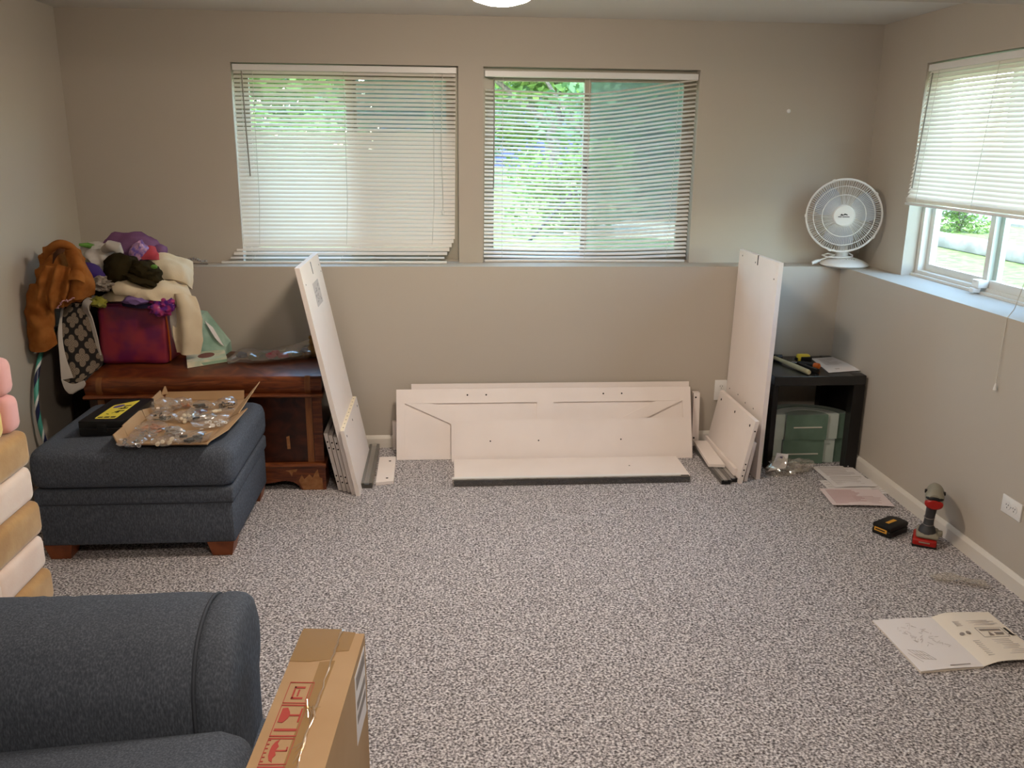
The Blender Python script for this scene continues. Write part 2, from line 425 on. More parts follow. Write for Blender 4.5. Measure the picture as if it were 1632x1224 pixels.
def thing(name, loc, label, cat, group=None):
    o = bpy.data.objects.new(name, None); COL.objects.link(o); o.location = loc; o.empty_display_size = 0.05
    ORG[o.name] = V(loc); return tag(o, label, cat, group)

def structure(name, bm, m, parent=None):
    o = obj(name, bm, m, parent, smooth=False)
    if parent is None: o['kind'] = 'structure'
    return o

def lab(o, text): o['label'] = text; return o
def stuff(o): o['kind'] = 'stuff'; return o

# ------------------------------------------------------------------ the room
XL, XR1, XR2, Y1, Y2, ZL, ZC = -1.892, 2.125, 2.296, 4.56, 4.724, 0.989, 2.229
YO, XO, YN = 4.90, 2.47, -1.6              # outer faces and the near wall
W1, W2, W3 = (-1.069, 0.071), (0.200, 1.332), (3.110, 4.249)
ZW = 1.99

bm = B(); box(bm, (XL - .1, YN - .1, -.12), (XO, YO, 0)); floor = structure('floor', bm, 'carpet')
bm = B(); box(bm, (XL - .1, YN - .1, ZC), (XO, YO, ZC + .15)); structure('ceiling', bm, 'ceiling')
bm = B(); box(bm, (XL - .1, YN - .1, 0), (XL, YO, ZC)); structure('wall_left', bm, 'wall')
bm = B(); box(bm, (XL, YN - .1, 0), (XO, YN, ZC)); structure('wall_front', bm, 'wall')
bm = B(); box(bm, (XL, Y1, 0), (XO, YO, ZL))
for a, b in ((XL, W1[0]), (W1[1], W2[0]), (W2[1], XO)): box(bm, (a, Y2, ZL), (b, YO, ZW))
box(bm, (XL, Y2, ZW), (XO, YO, ZC)); structure('wall_back', bm, 'wall')
bm = B(); box(bm, (XR1, YN, 0), (XO, Y1, ZL))
box(bm, (XR2, W3[1], ZL), (XO, Y2, ZC)); box(bm, (XR2, YN, ZL), (XO, W3[0], ZC)); box(bm, (XR2, W3[0], ZW + .01), (XO, W3[1], ZC))
structure('wall_right', bm, 'wall')
bm = B(); box(bm, (XL, 2.30, 2.05), (XR2, 2.865, ZC)); structure('trim_1', bm, 'wall')      # boxed ceiling beam

def skirting(name, a, b, inward):
    """baseboard from a to b (floor points on the wall line); inward = unit vector into the room"""
    a, b, n = V(a), V(b), V(inward); prof = ((0, 0), (.014, 0), (.014, .052), (.009, .062), (.004, .069), (0, .069))
    bm = B(); loft(bm, [[p + n * d + Vector((0, 0, h)) for d, h in prof] for p in (a, b)]); return structure(name, bm, 'trim')
skirting('baseboard_back', (XL, Y1, 0), (XR1, Y1, 0), (0, -1, 0))
skirting('baseboard_right', (XR1, Y1 - .014, 0), (XR1, YN, 0), (-1, 0, 0))
skirting('baseboard_left', (XL, Y1 - .014, 0), (XL, YN, 0), (1, 0, 0))

# ---- windows: a = along the wall, o = outwards
def window(name, p0, a, o, width, z0, z1, stile, stile_w, m_frame, m_sash, screen_right=True):
    p0, a, o = V(p0), V(a), V(o); up = Vector((0, 0, 1))
    Mx = Matrix((( a.x, o.x, 0, p0.x), (a.y, o.y, 0, p0.y), (0, 0, 1, 0), (0, 0, 0, 1)))
    bm = B(); t = .028
    box(bm, (0, .07, z0), (width, .145, z0 + t), Mx); box(bm, (0, .07, z1 - t), (width, .145, z1), Mx)
    box(bm, (0, .07, z0 + t), (t, .145, z1 - t), Mx); box(bm, (width - t, .07, z0 + t), (width, .145, z1 - t), Mx)
    box(bm, (0, .05, z0), (width, .07, z0 + .012), Mx)
    w = structure(name, bm, m_frame)
    def sash(x0, x1, d, m):
        s = .034; bm = B()
        box(bm, (x0, d, z0 + t), (x1, d + .025, z0 + t + s), Mx); box(bm, (x0, d, z1 - t - s), (x1, d + .025, z1 - t), Mx)
        box(bm, (x0, d, z0 + t + s), (x0 + s, d + .025, z1 - t - s), Mx); box(bm, (x1 - s, d, z0 + t + s), (x1, d + .025, z1 - t - s), Mx)
        q = obj('sash', bm, m, w, smooth=False)
        bm = B(); box(bm, (x0 + s, d + .010, z0 + t + s), (x1 - s, d + .014, z1 - t - s), Mx); obj('pane', bm, 'glass', q, smooth=False)
    sash(t, stile + stile_w / 2, .105, m_sash); sash(stile - stile_w / 2, width - t, .078, m_sash)
    if screen_right is not None:
        a0, a1 = (stile, width - t) if screen_right else (t, stile)
        bm = B(); box(bm, (a0, .148, z0 + t), (a1, .150, z1 - t), Mx); obj('insect_screen', bm, 'screen', w, smooth=False)
    return w, Mx
w1, _ = window('window_1', (W1[0], Y2, 0), (1, 0, 0), (0, 1, 0), W1[1] - W1[0], ZL, ZW, .585, .052, 'vinyl_tan', 'vinyl_tan')
w2, Mx2 = window('window_2', (W2[0], Y2, 0), (1, 0, 0), (0, 1, 0), W2[1] - W2[0], ZL, ZW, .557, .036, 'vinyl_tan', 'vinyl_tan')
w3, Mx3 = window('window_3', (XR2, W3[1], 0), (0, -1, 0), (1, 0, 0), W3[1] - W3[0], ZL, ZW + .01, .585, .060, 'vinyl', 'vinyl', None)
bm = B(); box(bm, (.545, .055, 1.46), (.560, .078, 1.50), Mx2); lab(obj('latch', bm, 'black_plastic', w2, smooth=False), 'black window latch')
bm = B(); rbox(bm, (.560, .028, ZL + .028), (.612, .078, ZL + .062), .004, 2, Mx3); rbox(bm, (.570, .012, ZL + .006), (.602, .05, ZL + .028), .005, 2, Mx3)
lab(obj('latch', bm, 'white_plastic', w3), 'white plastic sash lock at the bottom of the meeting stile')

# ---- venetian blinds; each slat a part
def slat_mesh(length, tilt, zf=None, seg=1):
    """one crowned slat; local x along, y outwards; room-side edge hangs low"""
    bm = B(); w = .025; rows = []
    for i in range(seg + 1):
        x = length * i / seg; dz = zf(i / seg) if zf else 0; r = []
        for k in range(4):
            s = (k / 3 - .5); c = .0022 * (1 - (2 * s) ** 2)
            yy = s * w * math.cos(tilt) - c * math.sin(tilt); zz = s * w * math.sin(tilt) + c * math.cos(tilt)
            r.append(bm.verts.new(V(x, yy, zz + dz)))
        rows.append(r)
    for a, b in zip(rows, rows[1:]):
        for k in range(3): bm.faces.new((a[k], b[k], b[k + 1], a[k + 1]))
    return bm

def blind(loc, rot, length, ztop, label, slats, rail, cords, wand, lift, headrail_out=.028):
    """slats: list of (x, y, z, tilt, zf); coordinates local to loc/rot; rail: (x0, x1, y, z)"""
    r = thing('venetian_blind', loc, label, 'blind', 'white venetian blinds'); r.rotation_euler = (0, 0, rot)
    L = Matrix.Translation(V(loc)); Z = loc[2]
    def part(name, bm, m, par=None, smooth=True):
        bm.transform(L); return obj(name, bm, m, par or r, smooth)
    bm = B(); rbox(bm, (0, -headrail_out / 2, ztop - .030 - Z), (length, headrail_out / 2, ztop - Z), .002, 1); part('headrail', bm, 'white_plastic', smooth=False)
    cache = {}
    for (x, y, z, tilt, zf) in slats:
        if zf is None and (tilt,) in cache:
            o = cache[(tilt,)].copy(); COL.objects.link(o); o.location = (x, y, z - Z)
        else:
            o = part('slat', slat_mesh(length - .006, tilt, zf, 8 if zf else 1), 'slat'); o.location = (x, y, z - Z)
            for p in o.data.polygons: p.use_smooth = True
            if zf is None: cache[(tilt,)] = o
    x0, x1, y, z = rail
    bm = B(); rbox(bm, (x0, y - .011, z - Z), (x1, y + .011, z + .013 - Z), .003, 2); part('bottom_rail', bm, 'white_plastic')
    for pts in cords:
        bm = B(); tube(bm, [V(a, b, c - Z) for a, b, c in pts], .0011, 5); part('ladder_cord', bm, 'cord')
    if wand:
        bm = B(); tube(bm, [V(a, b, c - Z) for a, b, c in wand], .0035, 6); lab(part('tilt_wand', bm, 'grey_wand'), 'thin clear grey tilt wand')
    if lift:
        bm = B(); tube(bm, [V(a, b, c - Z) for a, b, c in lift], .0016, 5); c = part('lift_cord', bm, 'cord')
        a, b, q = lift[-1]; bm = B(); lathe(bm, [(.0, 0), (.007, .002), (.005, .018), (.002, .03)], Matrix.Translation((a, b, q - .026 - Z)), 8); part('tassel', bm, 'white_plastic', c)
    return r
M['grey_wand'] = mat('grey_wand', '#8c877c', 0.3)

# left back window: closed, the last slats spill out over the sill and the rail lies on the ledge
sl = []; N1 = 45
for i in range(N1):
    t = i / (N1 - 1); z = 1.946 - .0211 * i; y = 0.0; x = .003 - .012 * t
    if i > 39: k = (i - 39) / 5; y = -.055 * k ** 1.4; x -= .055 * k ** 1.3; z = max(z, 1.006 + .004 * (44 - i))
    tl = R(48 + 10 * t) if i > 13 else R(38 if i != 9 else 26)
    sl.append((x, y, z, round(tl, 2) if i < 41 else (0, R(54), R(48), R(34), R(16))[i - 40], None))
blind((-1.064, 4.752, ZL), 0, 1.126, 1.984, 'closed white venetian blind in the left back window, spilling over the ledge', sl, (-.108, 1.068, -.075, ZL + .001),
      [[(f - .0, -.014, 1.955), (f - .006, -.014, 1.3), (f - .02, -.016, 1.06), (f - .05, -.08, 1.006)] for f in (.10, .555, 1.01)],
      [(.048, -.022, 1.95), (.052, -.026, 1.7), (.058, -.024, 1.435)], [(1.055, -.022, 1.95), (1.045, -.024, 1.6), (1.052, -.022, 1.32), (1.05, -.026, 1.27)])
# right back window: half open slats, sagging at the left
sl = []; N2 = 43
for i in range(N2):
    t = i / (N2 - 1)
    zl = 1.879 + (1.022 - 1.879) * t; zm = 1.866 + (1.014 - 1.866) * t; zr = 1.944 + (1.028 - 1.944) * t
    jit = rnd.uniform(-.0015, .0015)
    pts = [Vector((0, 0, v)) for v in (0, (zm - zl) * .7, zm - zl, (zm + zr) / 2 - zl - .004, zr - zl)]
    sl.append((.003 - .006 * t, 0, zl + jit, R(26 + rnd.uniform(-3, 3)), (lambda P: (lambda u: cr(P, u).z))(pts)))
blind((.208, 4.752, ZL), 0, 1.120, 1.972, 'half open white venetian blind sagging in the right back window', sl, (.0, 1.105, -.004, ZL + .001),
      [[(.095, -.014, 1.95), (.093, -.014, 1.4), (.095, -.014, 1.01)], [(.545, -.014, 1.95), (.548, -.014, 1.4), (.545, -.014, 1.01)], [(1.02, -.014, 1.95), (1.012, -.014, 1.4), (1.0, -.014, 1.01)]],
      [(.048, -.022, 1.94), (.049, -.024, 1.7), (.047, -.022, 1.385)], None)
# side window: closed slats drawn half way up
sl = []
for i in range(30):
    z = 1.958 - .0198 * i; t = i / 29
    sl.append((.002, -.034 * t, z, R(52), None))
for i in range(6): sl.append((.002 + .002 * (i % 2), -.036, 1.374 - .0035 * i, R(14), None))
blind((2.316, 4.244, ZL), -math.pi / 2, 1.128, 1.992, 'white venetian blind raised half way in the side window', sl, (-.002, 1.126, -.038, 1.338),
      [[(f, -.016, 1.96), (f, -.05, 1.36)] for f in (.10, .56, 1.02)], [(.06, -.024, 1.95), (.058, -.036, 1.7), (.052, -.05, 1.42)],
      [(1.10, -.024, 1.96), (1.118, -.075, 1.4), (1.128, -.168, 1.02), (1.131, -.194, .985), (1.135, -.199, .85), (1.139, -.201, .73)])

# ------------------------------------------------------------------ outdoors
GZ = .80
bm = B(); box(bm, (-60, YO, GZ - .3), (80, 90, GZ)); box(bm, (XO, -60, GZ - .3), (80, YO, GZ)); structure('ground', bm, 'lawn')
bm = B(); prism(bm, [(1.1, 8.2), (2.6, 7.6), (6, 9.2), (6, 12), (2.4, 10.2)], GZ, GZ + .03); g = structure('path', bm, 'gravel')
def leaf_mesh(name, n, rx, rz, seed, size, shell=.55):
    q = random.Random(seed); vs = []; fs = []
    lumps = [(Vector((q.uniform(-.6, .6) * rx, q.uniform(-.6, .6) * rx, q.uniform(-.6, .6) * rz)), q.uniform(.35, .6)) for _ in range(11)]
    for _ in range(n):
        c, s = q.choice(lumps); d = Vector((q.gauss(0, 1), q.gauss(0, 1), q.gauss(0, 1))).normalized() * (q.random() ** .4)
        p = c + Vector((d.x * rx * s, d.y * rx * s, d.z * rz * s)); a = Vector((q.gauss(0, 1), q.gauss(0, 1), q.gauss(0, .5))).normalized()
        b = a.cross(Vector((q.gauss(0, 1), q.gauss(0, 1), q.gauss(0, 1)))).normalized(); z = size * q.uniform(.7, 1.3); i = len(vs)
        vs += [p - a * z, p + b * z * .45, p + a * z, p - b * z * .45]; fs.append((i, i + 1, i + 2, i + 3))
    me = bpy.data.meshes.new(name); me.from_pydata(vs, [], fs); return me
LEAF = [leaf_mesh('foliage', 5200, 1.7, 1.9, 3, .10), leaf_mesh('foliage', 4600, 1.6, 1.5, 9, .09)]
LEAF[0].materials.append(M['leaf']); LEAF[1].materials.append(M['leaf_dark'])
BUSH = leaf_mesh('foliage', 2600, .8, .55, 21, .05); BUSH.materials.append(M['leaf'])
def tree(x, y, h, tr, kind, sc, label, lean=0.0):
    r = thing('tree', (x, y, GZ), label, 'tree', 'garden trees behind the windows')
    bm = B(); P = [V(x, y, GZ), V(x + lean * .3, y, GZ + h * .35), V(x + lean, y + .1, GZ + h * .8), V(x + lean * 1.2, y, GZ + h * 1.05)]
    tube(bm, P, [tr * 1.25, tr, tr * .8, tr * .4], 10)
    for s in (-1, 1): tube(bm, [P[1] + Vector((0, 0, .3)), P[2] + Vector((s * .9, .2, -.1)), P[2] + Vector((s * 1.5, .1, .7))], [tr * .5, tr * .35, tr * .15], 7)
    obj('trunk', bm, 'bark', r)
    o = bpy.data.objects.new('foliage', LEAF[kind]); COL.objects.link(o); o.parent = r; o.location = (lean, 0, h); o.scale = (sc,) * 3; o.rotation_euler = (0, 0, x * 1.7); stuff(o)
tree(-3.2, 12.5, 1.7, .14, 0, 1.2, 'leafy tree seen through the left half of the left back window')
tree(-.9, 17.5, 2.2, .16, 1, 1.5, 'deep green tree beyond the middle of the left back window')
tree(1.62, 13.8, 2.3, .11, 0, .95, 'slim pale trunked tree beyond the left half of the right back window', .1)
tree(2.45, 9.6, 1.2, .10, 1, .8, 'deep green tree beyond the middle of the right back window')
tree(5.6, 18.0, 1.9, .15, 0, 1.3, 'broad light green tree beyond the right end of the right back window')
tree(1.2, 25.5, 2.3, .12, 0, 1.1, 'tall light green tree farthest behind the gap between the two back windows')
tree(5.6, 27.5, 2.4, .14, 1, 1.6, 'tall green tree farthest behind the right back window')
def shrub(x, y, sc, label):
    r = thing('shrub', (x, y, GZ), label, 'shrub', 'garden shrubs behind the windows')
    bm = B()
    for k in range(5): a = k * 1.3; tube(bm, [V(x, y, GZ), V(x + .18 * math.cos(a) * sc, y + .18 * math.sin(a) * sc, GZ + .55 * sc)], [.014, .007], 5)
    obj('stems', bm, 'bark', r)
    o = bpy.data.objects.new('foliage', BUSH); COL.objects.link(o); o.parent = r; o.location = (0, 0, .5 * sc); o.scale = (sc,) * 3; o.rotation_euler = (0, 0, x); stuff(o)
shrub(-1.9, 9.6, 1.2, 'green shrub outside the left half of the left back window')
shrub(1.15, 8.3, .8, 'green shrub outside the middle of the right back window')
shrub(5.2, 8.6, .45, 'small green shrub beyond the kerb outside the side window')
# blue house behind the trees
r = thing('house', (2.2, 36, GZ), 'blue clapboard house far behind the garden trees', 'house')
bm = B(); box(bm, (-2.5, 36.05, GZ), (7, 42, GZ + 6.5)); obj('wall', bm, 'siding', r, smooth=False)
bm = B()
for k in range(32): quad_box(bm, [V(-2.5, 35.99, GZ + .2 * k), V(7, 35.99, GZ + .2 * k), V(7, 36.05, GZ + .2 * k), V(-2.5, 36.05, GZ + .2 * k), V(-2.5, 36.03, GZ + .2 * k + .2), V(7, 36.03, GZ + .2 * k + .2), V(7, 36.05, GZ + .2 * k + .2), V(-2.5, 36.05, GZ + .2 * k + .2)])
stuff(obj('clapboards', bm, 'siding', r, smooth=False))
bm = B(); prism(bm, [(35.4, GZ + 6.4), (42.6, GZ + 6.4), (39, GZ + 9)], -3, 7.5, Matrix(((0, 0, 1, 0), (1, 0, 0, 0), (0, 1, 0, 0), (0, 0, 0, 1)))); obj('roof', bm, 'roof', r, smooth=False)
bm = B(); box(bm, (4.2, 35.95, GZ + 2.2), (5.4, 36.0, GZ + 3.8)); q = obj('window', bm, 'trim', r, smooth=False)
bm = B(); box(bm, (4.3, 35.93, GZ + 2.3), (5.3, 35.95, GZ + 3.7)); obj('pane', bm, 'grey_plastic', q, smooth=False)
# kerb and drive outside the side window
bm = B(); box(bm, (6.2, -4, GZ), (14, 40, GZ + .03)); structure('driveway', bm, 'concrete')
kb = thing('garden_kerb', (4.3, 6.5, GZ), 'grey concrete garden kerb crossing the sunlit lawn', 'kerb')
for k in range(10):
    bm = B(); rbox(bm, (4.2, 3.2 + .82 * k, GZ), (4.42, 4.0 + .82 * k, GZ + .10), .02, 2); obj('kerb_block', bm, 'concrete', kb)
bm = B(); tube(bm, [V(.70, 7.5, GZ), V(1.07, 7.5, 1.22)], .014, 8); r_ = obj('garden_pole', bm, 'black_plastic'); tag(r_, 'thin dark pole leaning outside the right back window', 'pole')

M['ink_faint'] = mat('faint_ink', '#a49c98', 0.9)
# ------------------------------------------------------------------ ceiling lamps (their own light)
M['lamp_glass'] = emit('lit_lamp_glass', '#ffeedc', LAMP_STRENGTH)
def ceiling_lamp(x, y, label):
    r = thing('ceiling_lamp', (x, y, ZC), label, 'ceiling lamp'); T = Matrix.Translation((x, y, ZC))
    bm = B(); lathe(bm, [(.146, -.100), (.158, -.100), (.160, -.095), (.160, 0), (.150, 0), (.146, -.005), (.146, -.100)], T, 40); obj('drum_rim', bm, 'trim', r)
    bm = B(); lathe(bm, [(0, -.182), (.05, -.178), (.09, -.166), (.122, -.142), (.145, -.101), (.145, -.08), (0, -.08)], T, 40); obj('diffuser', bm, 'lamp_glass', r)
ceiling_lamp(.19, 3.11, 'lit round ceiling lamp at the top edge of the picture')
ceiling_lamp(.20, .70, 'lit round ceiling lamp behind the ceiling beam')

# ------------------------------------------------------------------ blue armchair, bottom left
t = thing('armchair', (-.95, 1.2, 0), 'blue grey upholstered armchair with rolled arm, at the lower left', 'armchair')
def arm(y_in, s):
    """rolled arm; y_in = inner face, s = +1 when the arm lies beyond the seat"""
    P = [(0, .08), (0, .30), (0, .46), (.012, .535), (.055, .598), (.125, .629), (.205, .630), (.272, .600), (.303, .54), (.298, .47), (.268, .42), (.262, .25), (.262, .08)]
    Q = [Vector((a, b, 0)) for a, b in P]; Q = [cr(Q, i / 47) for i in range(48)]
    def ring(x, k, w=0.0):
        cy, cz = .14, .36; o = []
        for i, q in enumerate(Q):
            e = k + w * noise.noise(Vector((x * 9, i * .12, s)))
            o.append(V(x, y_in + s * (cy + (q.x - cy) * e), cz + (q.y - cz) * e if q.y > .09 else q.y))
        return o
    bm = B(); n = 70; xs = [-1.45 + (.925 - .0) * i / n for i in range(n + 1)]
    def prof(x):
        k = 1.0
        for c, d, w in ((-.93, .006, .010), (-.89, .009, .008), (-.84, .008, .010), (-.78, .005, .008)): k -= d * math.exp(-((x - c) / w) ** 2)
        if x > -.60: k -= .010 * ((x + .60) / .075) ** 2
        return k
    loft(bm, [ring(x, prof(x), .014 if x < -.56 else .03 * (-.52 - x)) for x in xs]); a = obj('arm', bm, 'blue_fabric', t, angle=60)
    bm = B(); loft(bm, [ring(-.524, .955), ring(-.518, .982), ring(-.505, .996), ring(-.485, 1.0), ring(-.466, .988), ring(-.453, .955), ring(-.446, .88), ring(-.444, .70)]); f = obj('arm_front', bm, 'blue_fabric', t, angle=60)
    bm = B(); tube(bm, ring(-.5235, .985)[6:44], .0042, 6); obj('piping', bm, 'piping', f)
arm(1.585, 1); arm(.80, -1)
bm = B(); rbox(bm, (-1.15, .81, .25), (-.378, 1.582, .425), .080, 7)
for v in bm.verts:
    if v.co.z > .33: v.co.z += .058 * (v.co.x + 1.15) / .79 * (v.co.z - .33) / .095
    if v.co.z > .4: v.co.z += .018 * (1 - ((v.co.x + .74) / .42) ** 2) * (1 - ((v.co.y - 1.195) / .4) ** 2)
obj('seat_cushion', bm, 'blue_fabric', t)
bm = B(); rbox(bm, (-1.45, .56, .08), (-.42, 1.84, .29), .03, 3); obj('seat_base', bm, 'blue_fabric', t)
bm = B(); rbox(bm, (-1.62, .62, .08), (-1.38, 1.80, .95), .08, 4); obj('backrest', bm, 'blue_fabric', t)
bm = B(); rbox(bm, (-1.40, .82, .44), (-1.15, 1.575, .92), .08, 4); obj('back_cushion', bm, 'blue_fabric', t)
for x in (-1.5, -.52):
    for y in (.64, 1.76): bm = B(); quad_box(bm, [V(x - .025, y - .025, 0), V(x + .025, y - .025, 0), V(x + .025, y + .025, 0), V(x - .025, y + .025, 0), V(x - .035, y - .035, .085), V(x + .035, y - .035, .085), V(x + .035, y + .035, .085), V(x - .035, y + .035, .085)]); obj('leg', bm, 'foot', t, smooth=False)

# ------------------------------------------------------------------ ottoman
t = thing('ottoman', (-1.22, 3.58, 0), 'blue grey storage ottoman on wooden feet in front of the chest', 'ottoman')
OX0, OX1, OY0, OY1 = -1.605, -.838, 3.258, 3.925
bm = B(); rbox(bm, (OX0 + .012, OY0 + .012, .058), (OX1 - .012, OY1 - .012, .235), .012, 2); obj('base', bm, 'blue_fabric', t)
bm = B(); rbox(bm, (OX0 + .004, OY0 + .004, .233), (OX1 - .004, OY1 - .004, .296), .012, 3); obj('band', bm, 'blue_fabric', t)
bm = B(); tube(bm, [V(OX0 + .01, OY0 + .012, .234), V(OX1 - .012, OY0 + .012, .234), V(OX1 - .012, OY1 - .012, .234), V(OX0 + .012, OY1 - .012, .234)], .004, 6, closed=True); obj('piping', bm, 'piping', t)
bm = B(); tmp = B(); box(tmp, (OX0 - .004, OY0 - .004, .294), (OX1 + .004, OY1 + .004, .462))
bmesh.ops.bevel(tmp, geom=tmp.edges[:], offset=.052, segments=5, profile=.55, affect='EDGES'); bmesh.ops.subdivide_edges(tmp, edges=[e for e in tmp.edges if e.calc_length() > .2], cuts=5, use_grid_fill=True)
for v in tmp.verts:
    fx = (v.co.x - (OX0 + OX1) / 2) / .385; fy = (v.co.y - (OY0 + OY1) / 2) / .335
    if v.co.z > .40: v.co.z += .020 * max(0, 1 - fx * fx) * max(0, 1 - fy * fy) - .003
merge(bm, tmp); obj('cushion', bm, 'blue_fabric', t)
for x, y in ((OX0 + .07, OY0 + .06), (OX1 - .07, OY0 + .06), (OX0 + .07, OY1 - .06), (OX1 - .07, OY1 - .06)):
    bm = B(); a, b = .038, .052
    quad_box(bm, [V(x - a, y - a, 0), V(x + a, y - a, 0), V(x + a, y + a, 0), V(x - a, y + a, 0), V(x - b, y - b, .062), V(x + b, y - b, .062), V(x + b, y + b, .062), V(x - b, y + b, .062)])
    obj('foot', bm, 'foot', t, smooth=False)

# ------------------------------------------------------------------ hope chest
t = thing('hope_chest', (-1.12, 4.22, 0), 'old dark walnut blanket chest with worn veneer beneath the windows', 'chest')
CX0, CX1, CY0, CY1 = -1.655, -.585, 3.965, 4.50
bm = B(); box(bm, (CX0 + .012, CY0 + .02, .12), (CX1 - .008, CY1, .462)); obj('body', bm, 'walnut_dark', t, smooth=False)
bm = B(); pr_ = [(CY0 + .018, .474), (CY0 + .004, .50), (CY0 + .004, .528), (CY0 + .014, .548), (CY0 + .034, .557), (CY1, .557), (CY1, .474)]
loft(bm, [[V(x, y, z) for y, z in pr_] for x in (CX0, CX1)]); obj('lid', bm, 'walnut', t, angle=50)
for nm, z0, z1, d in (('lid_moulding', .460, .476, .008), ('base_moulding', .112, .132, .008)):
    bm = B(); P = [(CY0 - d, z0), (CY0 - d - .006, (z0 + z1) / 2), (CY0 - d, z1), (CY0 + .03, z1), (CY0 + .03, z0)]
    loft(bm, [[V(x, y, z) for y, z in P] for x in (CX0 - .004, CX1 + .006)]); obj(nm, bm, 'walnut', t)
    for xa, xb in ((CX1 - .008, CX1 + .006), (CX0 - .004, CX0 + .012)): bm = B(); box(bm, (xa, CY0 + .03, z0), (xb, CY1, z1)); obj(nm, bm, 'walnut', t)
for x0, x1 in ((-.665, -.635), (-1.605, -1.575)):
    bm = B(); box(bm, (x0, CY0 + .014, .133), (x1, CY0 + .022, .459)); lab(obj('inlay_stile', bm, 'walnut_light', t, smooth=False), 'lighter veneer stile')
    bm = B(); loft(bm, [[V(x, y - .002, z) for y, z in pr_[:5]] + [V(x, CY0 + .03, .50)] for x in (x0 + .002, x1 - .002)]); obj('inlay_band', bm, 'walnut_light', t)
bm = B(); box(bm, (-.632, CY0 + .012, .133), (CX1 - .004, CY0 + .022, .459)); obj('front_stile', bm, 'walnut', t, smooth=False)
bm = B(); prism(bm, [(-.760, .20), (-.745, .20), (-.748, .265), (-.762, .26)], CY0 + .016, CY0 + .021, Matrix(((1, 0, 0, 0), (0, 0, 1, 0), (0, 1, 0, 0), (0, 0, 0, 1)))); lab(obj('veneer_chip', bm, 'walnut_worn', t, smooth=False), 'bare wood where veneer is missing')
# bracket feet with a scalloped cut-out, front
XZ = Matrix(((1, 0, 0, 0), (0, 0, 1, 0), (0, 1, 0, 0), (0, 0, 0, 1)))
def bracket(x_out, s):
    P = [(0, 0), (.115, 0), (.128, .022), (.150, .040), (.19, .050), (.26, .038), (.33, .03), (.40, .045), (.47, .05), (.535, .05), (.535, .112), (0, .112)]
    bm = B(); prism(bm, [(x_out + s * a, b) for a, b in P], CY0 - .008, CY0 + .02, XZ); return obj('bracket_foot', bm, 'walnut', t, smooth=False)
bracket(CX1 + .002, -1); bracket(CX0, 1)
for x in (CX0, CX1 - .018):
    for ya, yb in ((CY0 + .02, CY0 + .14), (CY1 - .12, CY1)): bm = B(); box(bm, (x, ya, 0), (x + .018, yb, .112)); obj('side_foot', bm, 'walnut', t, smooth=False)
bm = B(); w = [(-.598, .002), (-.690, .002), (-.702, .022), (-.71, .05), (-.695, .078), (-.685, .055), (-.66, .080), (-.645, .062), (-.632, .088), (-.62, .104), (-.612, .062), (-.600, .060)]
prism(bm, w, CY0 - .0095, CY0 - .007, XZ); lab(obj('worn_patch', bm, 'walnut_worn', t, smooth=False), 'bare wood where veneer has peeled off')
bm = B(); prism(bm, [(-.77, .10), (-.715, .106), (-.722, .092), (-.735, .094), (-.742, .070), (-.752, .092)], CY0 - .0095, CY0 - .007, XZ); lab(obj('worn_patch', bm, 'walnut_worn', t, smooth=False), 'bare wood where veneer has peeled off')

# ------------------------------------------------------------------ plush foam stack by the left wall
lay = [('cream_suede', 'cream', 0), ('tan_suede', 'tan', 0), ('cream_suede', 'cream', 1), ('tan_suede', 'tan', 0), ('cream_suede', 'cream', 0), ('tan_suede', 'tan', 0)]
H_ = .1195; yb = 2.745
names = {0: 'cream plush foam block at the bottom of the foam stack', 1: 'tan plush foam block second from the bottom of the foam stack', 2: 'cream plush foam block third from the bottom of the foam stack',
         3: 'tan plush foam block in the middle of the foam stack', 4: 'cream plush foam block between the two upper tan blocks', 5: 'topmost tan plush foam block under the pink ones'}
for i, (m, c, two) in enumerate(lay):
    x1 = -1.318 + (.006 if i % 2 else 0) - .004 * i; z = H_ * i
    y0 = 2.16 if not two else 2.44
    bm = B(); rbox(bm, (-1.86, y0, z + .001), (x1, yb + (.004 if i % 2 else 0), z + H_), .026, 4); tag(obj('foam_block', bm, m), names[i], 'foam block', 'stacked plush foam blocks')
    if two: bm = B(); rbox(bm, (-1.86, 2.16, z + .001), (x1 + .014, 2.434, z + H_), .026, 4); tag(obj('foam_block', bm, m), 'nearer cream plush foam block in the third layer of the stack', 'foam block', 'stacked plush foam blocks')
for i, (p, y) in enumerate((('lower', 0), ('upper', 1))):
    z = H_ * (6 + i)
    bm = B(); rbox(bm, (-1.86, 2.665, z + .001), (-1.345 - .006 * i, yb + .005, z + H_), .028, 4); tag(obj('foam_block', bm, 'pink_suede'), f'{p} pink plush foam block at the top of the stack', 'foam block', 'stacked plush foam blocks')
    bm = B(); rbox(bm, (-1.86, 2.17, z + .001), (-1.352 - .006 * i, 2.658, z + H_ - .008), .03, 4); tag(obj('foam_block', bm, 'yellow_suede'), f'{p} yellow plush foam block in front of the pink', 'foam block', 'stacked plush foam blocks')

